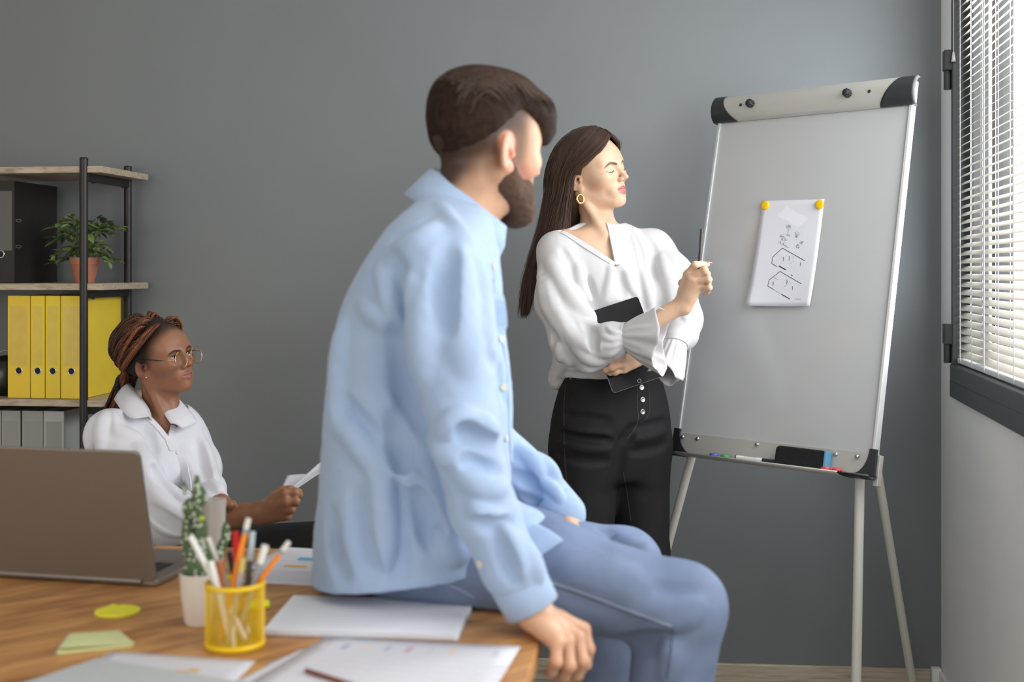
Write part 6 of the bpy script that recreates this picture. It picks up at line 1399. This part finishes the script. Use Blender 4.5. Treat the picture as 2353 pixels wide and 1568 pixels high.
hb1 = (Hw.o-np.array([.13, .14, .125]), Hw.o+np.array([.14, .13, .14])); hb2 = hbox([rW]+mW+sum(fW, [])+tW); hb3 = hbox([lW]+mWl+sum(fWl, [])+tWl)
sdf_obj('body', bw+hpw_+hWR+hWL, .0065, M['skinW'], WN, paint(skinW, layW), fine=[(hb1[0], hb1[1], .0018), (hb2[0], hb2[1], .0021), (hb3[0], hb3[1], .0024)])
eyeballs(Hw, WN, srgb(48, 28, 18), (-.05, .9, .28)); lashes(Hw, hpw_, WN, mat('black_lashes', srgb(18, 14, 13), .5), False)
nl = mat('brown_nail', srgb(176, 124, 98), .3); nail(WN, nl, tW[3]+np.array([.002, -.005, .006]), tW[3]-tW[2], (0, -.5, .9), s=1.1)
mb = MB()
for s in (1, -1): mb = MB(); mb.lathe([(.0032, -.001), (.003, .001), (.0001, .0022)], orient(Hw.w((s*.0755, -.002, -.041)), Hw.d((s, .5, 0))), 12); mb.build('stud_earring', mat('gold_stud', srgb(230, 205, 160), .2, metal=1), WN, smooth=True)
# shirt
M['wshirt'] = mat('white_poplin_shirt', srgb(222, 222, 230), .8, var=.02, vscale=30, bump=.15, bscale=420, sheen=.15, spec=.2)
cE = P(512, 1168, 3.045)
ws = [Loft([(.52, -.955, 3.36, .185, .145), (.62, -.948, 3.345, .175, .140), (.72, -.946, 3.332, .150, .130), (.79, -.946, 3.327, .145, .122), (.845, -.946, 3.327, .138, .102), (.89, -.944, 3.328, .112, .080), (.92, -.942, 3.33, .082, .066), (.945, -.940, 3.332, .062, .058)], sang, k=.03)]
ws += [Ell(np.array([-.940, 3.325, .775])+sf_*.07+srt*s*.058, (.055, .052, .07), k=.05) for s in (-1, 1)]
ws += [Cap(N0+srt*.06-np.array([0, 0, .04]), rS, .056, .060, k=.045), Cap(rS, P(302, 1100, 3.14), .062, .068, k=.04), Cap(P(302, 1100, 3.14), P(385, 1190, 3.09), .068, .064, k=.03), Cap(P(385, 1190, 3.09), P(470, 1195, 3.06), .064, .052, k=.03), Cap(P(470, 1195, 3.06), P(498, 1188, 3.05), .052, .048, k=.01)]
ws += [Cap(N0-srt*.06-np.array([0, 0, .04]), lS, .054, .052, k=.045), Cap(lS, P(450, 1070, 3.34), .052, .054, k=.03), Cap(P(450, 1070, 3.34), P(476, 1128, 3.22), .054, .046, k=.03), Cap(P(476, 1128, 3.22), P(498, 1160, 3.10), .044, .034, k=.02)]
ws += [Cap((-.935, 3.335, .90), (-.934, 3.335, 1.06), .0590, .0590, k=.006, op='s')]
vw = P(396, 1010, 3.235); ws0 = list(ws[:-1])
ws += [VCut(vw, sf_, .62, .60, back=.105, h=.2)]
wf = [([(205, 1000), (215, 1030), (212, 1046)], .012, -.004), ([(262, 925), (264, 960), (268, 995)], .006, .003), ([(285, 950), (325, 985), (350, 1030)], .014, -.005), ([(270, 990), (320, 1010), (355, 1050)], .014, .005), ([(330, 985), (345, 1030), (362, 1075), (384, 1120)], .014, -.004), ([(320, 1020), (350, 1080), (385, 1130)], .016, .006), ([(350, 1080), (385, 1130), (410, 1180)], .012, -.005), ([(340, 1120), (380, 1160), (420, 1195)], .014, .006), ([(350, 1190), (400, 1215), (460, 1205)], .014, .005), ([(345, 1170), (390, 1200), (430, 1215)], .010, -.004),
      ([(460, 1000), (478, 1050), (490, 1095)], .012, .005), ([(452, 1020), (465, 1075), (480, 1110)], .010, -.004), ([(480, 1105), (497, 1115), (510, 1125)], .008, .004), ([(475, 1120), (492, 1130), (508, 1140)], .007, -.003), ([(240, 950), (228, 990), (232, 1040)], .012, .004), ([(215, 960), (202, 1000), (205, 1040)], .010, .004), ([(420, 1030), (435, 1080), (440, 1130)], .012, .003)]
ws += folds(ws, wf)+[Disp(lambda p: .0012*noise3(p, 60, 41)+.0006*noise3(p, 140, 42), (-2, 2.8, .4), (0, 3.8, 1.2))]
dr_ = unit(P(498, 1188, 3.05)-P(470, 1195, 3.06))
sdf_obj('shirt', ws, .0040, M['wshirt'], WN)
# open collar: two leaves and lapels folded outward
def leaf(side, pts_up, pts_dn, name):
    a = smooth_path(pts_up, 14); b = smooth_path(pts_dn, 14); V = []; Fc = []; n = 14; K = 5
    for i in range(n):
        for j in range(K+1): t = j/K; V.append(a[i]*(1-t)+b[i]*t+np.array([0, -.006*math.sin(math.pi*t), .006*math.sin(math.pi*t)]))
    for i in range(n-1):
        for j in range(K): q = i*(K+1)+j; Fc.append((q, q+1, q+K+2, q+K+1))
    o = pydata(name, V, Fc, M['wshirt'], WN, True); sm = o.modifiers.new('thick', 'SOLIDIFY'); sm.thickness = .002; sm.offset = 0; return o
leaf(1, [P(296, 880, 3.335), P(318, 906, 3.285), P(342, 940, 3.255), P(350, 968, 3.240)], [P(262, 918, 3.290), P(280, 944, 3.225), P(304, 962, 3.200), P(340, 958, 3.212)], 'collar')
leaf(-1, [P(386, 901, 3.345), P(374, 925, 3.300), P(377, 950, 3.262), P(392, 974, 3.245)], [P(418, 925, 3.330), P(450, 962, 3.295), P(447, 976, 3.280), P(420, 986, 3.250)], 'collar')
for sg, zz in ((1, .062), (-1, .040)):
    zq = np.linspace(-.03, zz, 22); o = vw+sf_*.12+np.outer(sg*.61*np.maximum(zq, 0)+sg*.004, srt)+np.outer(zq, (0, 0, 1)); p, n, ok = march(ws0, o, np.tile(-sf_, (len(zq), 1)), .3)
    ribbon('lapel_edge', p[ok]+n[ok]*.0012, n[ok], .014, .0014, M['wshirt'], WN)
seam('front_placket', ws, [(396, 1014), (412, 1050), (428, 1095), (436, 1140)], .026, .0016, M['wshirt'], WN, 30)
pb, nbb, ok = hit(ws, [(407, 1042), (433, 1113)])
for i in range(2): button(pb[i]+nbb[i]*.0018, nbb[i], mat('white_button', srgb(222, 222, 226), .3), WN, .0048)
# trousers
M['btrouser'] = mat('black_trousers', srgb(24, 24, 27), .8, var=.1, vscale=20, bump=.15, bscale=400)
tr = [Loft([(.44, -.955, 3.36, .19, .16), (.54, -.952, 3.355, .185, .155), (.62, -.948, 3.345, .165, .132)], sang, k=.04), Cap(sH, sK, .095, .075, k=.04), Cap(sK, sA, .072, .058, k=.02), Cap(tH, tK, .095, .072, k=.04), Cap(tK, tA, .070, .058, k=.02), Disp(lambda p: .0012*noise3(p, 60, 51), (-2, 2.5, 0), (0, 4, 1))]
sdf_obj('trousers', tr, .0075, M['btrouser'], WN)
for a in (sA, tA):
    c = a+np.array([.06, -.04, -.05]); sdf_obj('shoe', [Ell(c, (.115, .040, .036), rotz(-.6), k=.02), Ell(c+np.array([-.05, .035, .02]), (.045, .04, .042), k=.03)], .007, mat('black_loafer', srgb(24, 23, 24), .35), WN)
# hair: scalp cap and braids gathered low at the back
M['scalp'] = mat('black_scalp_hair', srgb(30, 22, 20), .7, var=.3, vscale=160, bump=.5, bscale=600); 
M['braid'] = mat('auburn_braid', srgb(92, 52, 34), .45, var=.45, vscale=120, spec=.4)
cpw = [Hw.ell((0, -.018, .040), (.0775, .0965, .0870), k=.02), Half(Hw.w((0, .060, .090)), -Hw.d((0, -.80, .60)), op='i', k=.012), Half(Hw.w((0, .020, .0)), Hw.d((0, 1, -.30)), op='i', k=.02)]
M['braid2'] = mat('dark_braid', srgb(58, 34, 25), .5, var=.45, vscale=120, spec=.4); M['braid3'] = mat('copper_braid', srgb(122, 70, 42), .42, var=.45, vscale=120, spec=.45)
cpw.insert(1, Hw.ell((0, -.038, .030), (.083, .100, .086), k=.02)); cpw = [cpw[0], Group(cpw[1:2]), cpw[2]]
cpw[2] = Half(Hw.w((0, .083, .085)), -Hw.d((0, -.83, .56)), op='i', k=.012)
sdf_obj('hair_cap', cpw, .0036, M['scalp'], WN)
def braid_mesh(path, r, pitch):
    path = np.asarray(path); sgl = np.linalg.norm(np.diff(path, axis=0), axis=1); L = sgl.sum(); n = int(L/pitch*10); u = np.concatenate([[0], np.cumsum(sgl)])/L; uu = np.linspace(0, 1, n)
    p = np.stack([np.interp(uu, u, path[:, a]) for a in range(3)], 1); t, Nn, Bn = frames(p); V = []; Fc = []
    for k in range(3):
        ph = 2*math.pi*(uu*L/(pitch*2)+k/3.); tp = np.minimum(1, np.minimum(uu*14+.35, (1-uu)*10+.4)); c = p+(np.sin(ph)*r*.62*tp)[:, None]*Bn+(np.sin(2*ph)*r*.36*tp)[:, None]*Nn
        v, f = tube_mesh(c, r*.60*tp, 5); m = len(V); V += v; Fc += [tuple(i+m for i in q_) for q_ in f]
    return V, Fc
rr = random.Random(8); tie = np.array([.030, -.140, -.052])
def onhead(d, off): d = unit(d); c = np.array([0, -.018, .040]); R = np.array([.0775, .0965, .0870]); return c+d*R/1.0+unit(d/R)*off
cnt = 0
starts = []
for i in range(9): a = i/8; starts.append((.86*math.sin(.25+a*1.15), .60*math.cos(a*1.35)-.05*a, .66-.52*a))
for i in range(11): a = i/10; starts.append((.80*math.sin(.12+a*1.2), .34*math.cos(a*1.2)-.06, .86-.62*a))
for i in range(10): a = i/9; starts.append((.72*math.sin(.05+a*1.2), .02, .98-.58*a))
for i in range(6): a = i/5; starts.append((.62*math.sin(.0+a*1.2), -.35, .95-.5*a))
for i in range(9): a = i/8; starts.append((-.84*math.sin(.05+a*1.2), .52*math.cos(a*1.3), .74-.55*a))
for i in range(7): a = i/6; starts.append((-.72*math.sin(.0+a*1.2), .05, .95-.58*a))
ends = [np.array(Hw.w(tie))+np.array([-.020, .035, -.035]), None]
for i, d in enumerate(starts):
    d = np.array(d); lay_ = .003+.010*rr.random()+(.006 if d[1] > .2 else .001)
    p0 = onhead(d, .0005 if d[0] > 0 else -.003); sd_ = 1 if d[0] > 0 else -1; cpts = [p0]
    tgt = unit(np.array([sd_*.30, -.90, -.52])); mid = unit(np.array([sd_*.95, -.02, -.26])) if d[1] > .2 else unit(np.array([sd_*.9, -.30, -.08])) if d[1] > -.1 else unit(np.array([sd_*.75, -.62, .08]))
    mid = unit(mid*.8+unit(d)*.35+np.array([0, rr.uniform(-.10, .10), rr.uniform(-.16, .16)]))
    for t in (.14, .3, .46, .62, .78, .92):
        q_ = unit(unit(d)*(1-t)**2+mid*2*t*(1-t)+tgt*t*t); cpts.append(onhead(q_, lay_+(.020 if d[0] > 0 else .010)*math.sin(math.pi*t)**1.2*(1.2 if d[1] < .2 else .8)))
    cpts.append(tie*np.array([sd_*.4+.6, 1, 1])+np.array([rr.uniform(-.014, .014), rr.uniform(-.012, .006), rr.uniform(-.012, .012)]))
    pw = [Hw.w(q_) for q_ in cpts]; e0 = pw[-1]; jx, jy = rr.uniform(-.022, .022), rr.uniform(-.02, .02)
    pw += [e0+np.array([-.018+jx*.5, .016+jy*.5, -.045]), e0+np.array([-.034+jx, .024+jy, -.10]), e0+np.array([-.044+jx*1.2, .030+jy, -.16-rr.uniform(0, .03)])]
    V, Fc = braid_mesh(smooth_path(pw, 60), .0054 if d[0] > 0 else .0050, .0078); pydata('braid', V, Fc, M[('braid', 'braid2', 'braid3')[(i*5) % 3]], WN, True)
    cnt += 1
mb = MB(); c = Hw.w(tie+np.array([-.005, -.004, -.006])); mb.tube([c+Hw.R@np.array([.026*math.cos(t), .012*math.sin(t)*.2, .024*math.sin(t)]) for t in np.linspace(0, 2*math.pi, 24)], .007, 8, cap=False); mb.build('hair_tie', M['scalp'], WN, smooth=True)
# glasses
wire = mat('gold_wire_frame', srgb(214, 170, 128), .25, metal=1); tip_ = mat('dark_temple_tip', srgb(40, 26, 22), .3)
lens = NT('spectacle_lens'); _tr = lens.node('ShaderNodeBsdfTransparent'); _gl = lens.node('ShaderNodeBsdfGlossy'); _gl.inputs['Roughness'].default_value = .03; _mx = lens.node('ShaderNodeMixShader'); _mx.inputs[0].default_value = .13
lens.lk(_tr.outputs[0], _mx.inputs[1]); lens.lk(_gl.outputs[0], _mx.inputs[2]); lens.lk(_mx.outputs[0], [n for n in lens.n if n.type == 'OUTPUT_MATERIAL'][0].inputs[0])
GZ, GY = -.0110, .1130
def gp_(x, y, z): return Hw.w((x, y, z))
for s in (1, -1):
    c = np.array([s*.0345, GY-.004, GZ]); tl = .12*s; ring = [(c[0]+.0240*math.cos(t), c[1]-.0240*math.cos(t)*tl*.2, c[2]+.0250*math.sin(t)) for t in np.linspace(0, 2*math.pi, 33)]
    mb = MB(); mb.tube([gp_(*q_) for q_ in ring], .0009, 8, cap=False); rim = mb.build('glasses_rim', wire, WN, smooth=True)
    V = [gp_(*c)+Hw.d((0, .0012, 0))]+[gp_(*q_) for q_ in ring[:-1]]; mb = MB(); mb.add(V, [(0, 1+i, 1+(i+1) % 32) for i in range(32)]); mb.build('lens', lens.m, rim)
    hx = np.array([s*.0570, GY-.010, GZ+.004]); mb = MB(); mb.tube([gp_(*q_) for q_ in ((s*.0580, GY-.0060, GZ+.003), (s*.064, GY-.012, GZ+.005), (s*.069, GY-.022, GZ+.007), (s*.072, .055, GZ+.013))], .0010, 8); tmp = mb.build('glasses_temple', wire, WN, smooth=True)
    mb = MB(); mb.tube([gp_(*q_) for q_ in ((s*.072, .055, GZ+.013), (s*.0765, .02, GZ+.021), (s*.0790, -.010, GZ+.026), (s*.0775, -.030, GZ+.006))], .0013, 8); mb.build('temple_tip', tip_, tmp, smooth=True)
mb = MB(); mb.tube(smooth_path([gp_(.0125, GY+.001, GZ+.003), gp_(.005, GY+.005, GZ+.008), gp_(-.005, GY+.005, GZ+.008), gp_(-.0125, GY+.001, GZ+.003)], 10), .0010, 8); mb.build('glasses_bridge', wire, WN, smooth=True)
# stool under her
st2 = empty('stool', (-.955, 3.36, 0), 'black round stool under the seated woman', 'stool'); mb = MB(); mb.lathe([(.0001, .395), (.17, .395), (.185, .41), (.185, .432), (.17, .442), (.0001, .444)], Matrix.Translation((-.955, 3.36, 0)), 36); mb.build('seat', mat('black_stool_pad', srgb(30, 30, 32), .6), st2, autosmooth=50)
for i in range(4):
    a = i*math.pi/2+.5; mb = MB(); mb.tube([(-.955+.12*math.cos(a), 3.36+.12*math.sin(a), .396), (-.955+.19*math.cos(a), 3.36+.19*math.sin(a), .002)], .012, 10); mb.build('leg', M['post'], st2)
# the paper in her hand: two overlapping sheets
hpaper = empty('handheld_paper', z(850, 200, 2.99), 'folded white papers held up in the seated woman\'s fist', 'paper')
def sheet3(pts, name, th=.0006):
    a, b, c, d = [np.array(q_) for q_ in pts]; V = []; n = 8
    for j in range(n+1):
        for i in range(n+1):
            u, v = i/n, j/n; V.append((1-v)*((1-u)*a+u*b)+v*((1-u)*d+u*c)+np.array([0, .010*math.sin(math.pi*u)*v, 0]))
    o = pydata(name, V, [(j*(n+1)+i, j*(n+1)+i+1, (j+1)*(n+1)+i+1, (j+1)*(n+1)+i) for j in range(n) for i in range(n)], M['paper'], hpaper, True); sm = o.modifiers.new('thick', 'SOLIDIFY'); sm.thickness = th; sm.offset = 0; return o
sheet3([z(818, 208, 3.005), z(870, 212, 2.985), z(1060, 95, 3.075), z(865, 100, 3.10)], 'page')
sheet3([z(865, 214, 2.985), z(905, 214, 2.982), z(1190, 20, 3.03), z(1100, 5, 3.06)], 'page')
mb = MB(); mb.tube([z(893, 116, 3.086), z(889, 195, 3.004)], .0007, 5); mb.build('print_line', M['ink2'], hpaper)
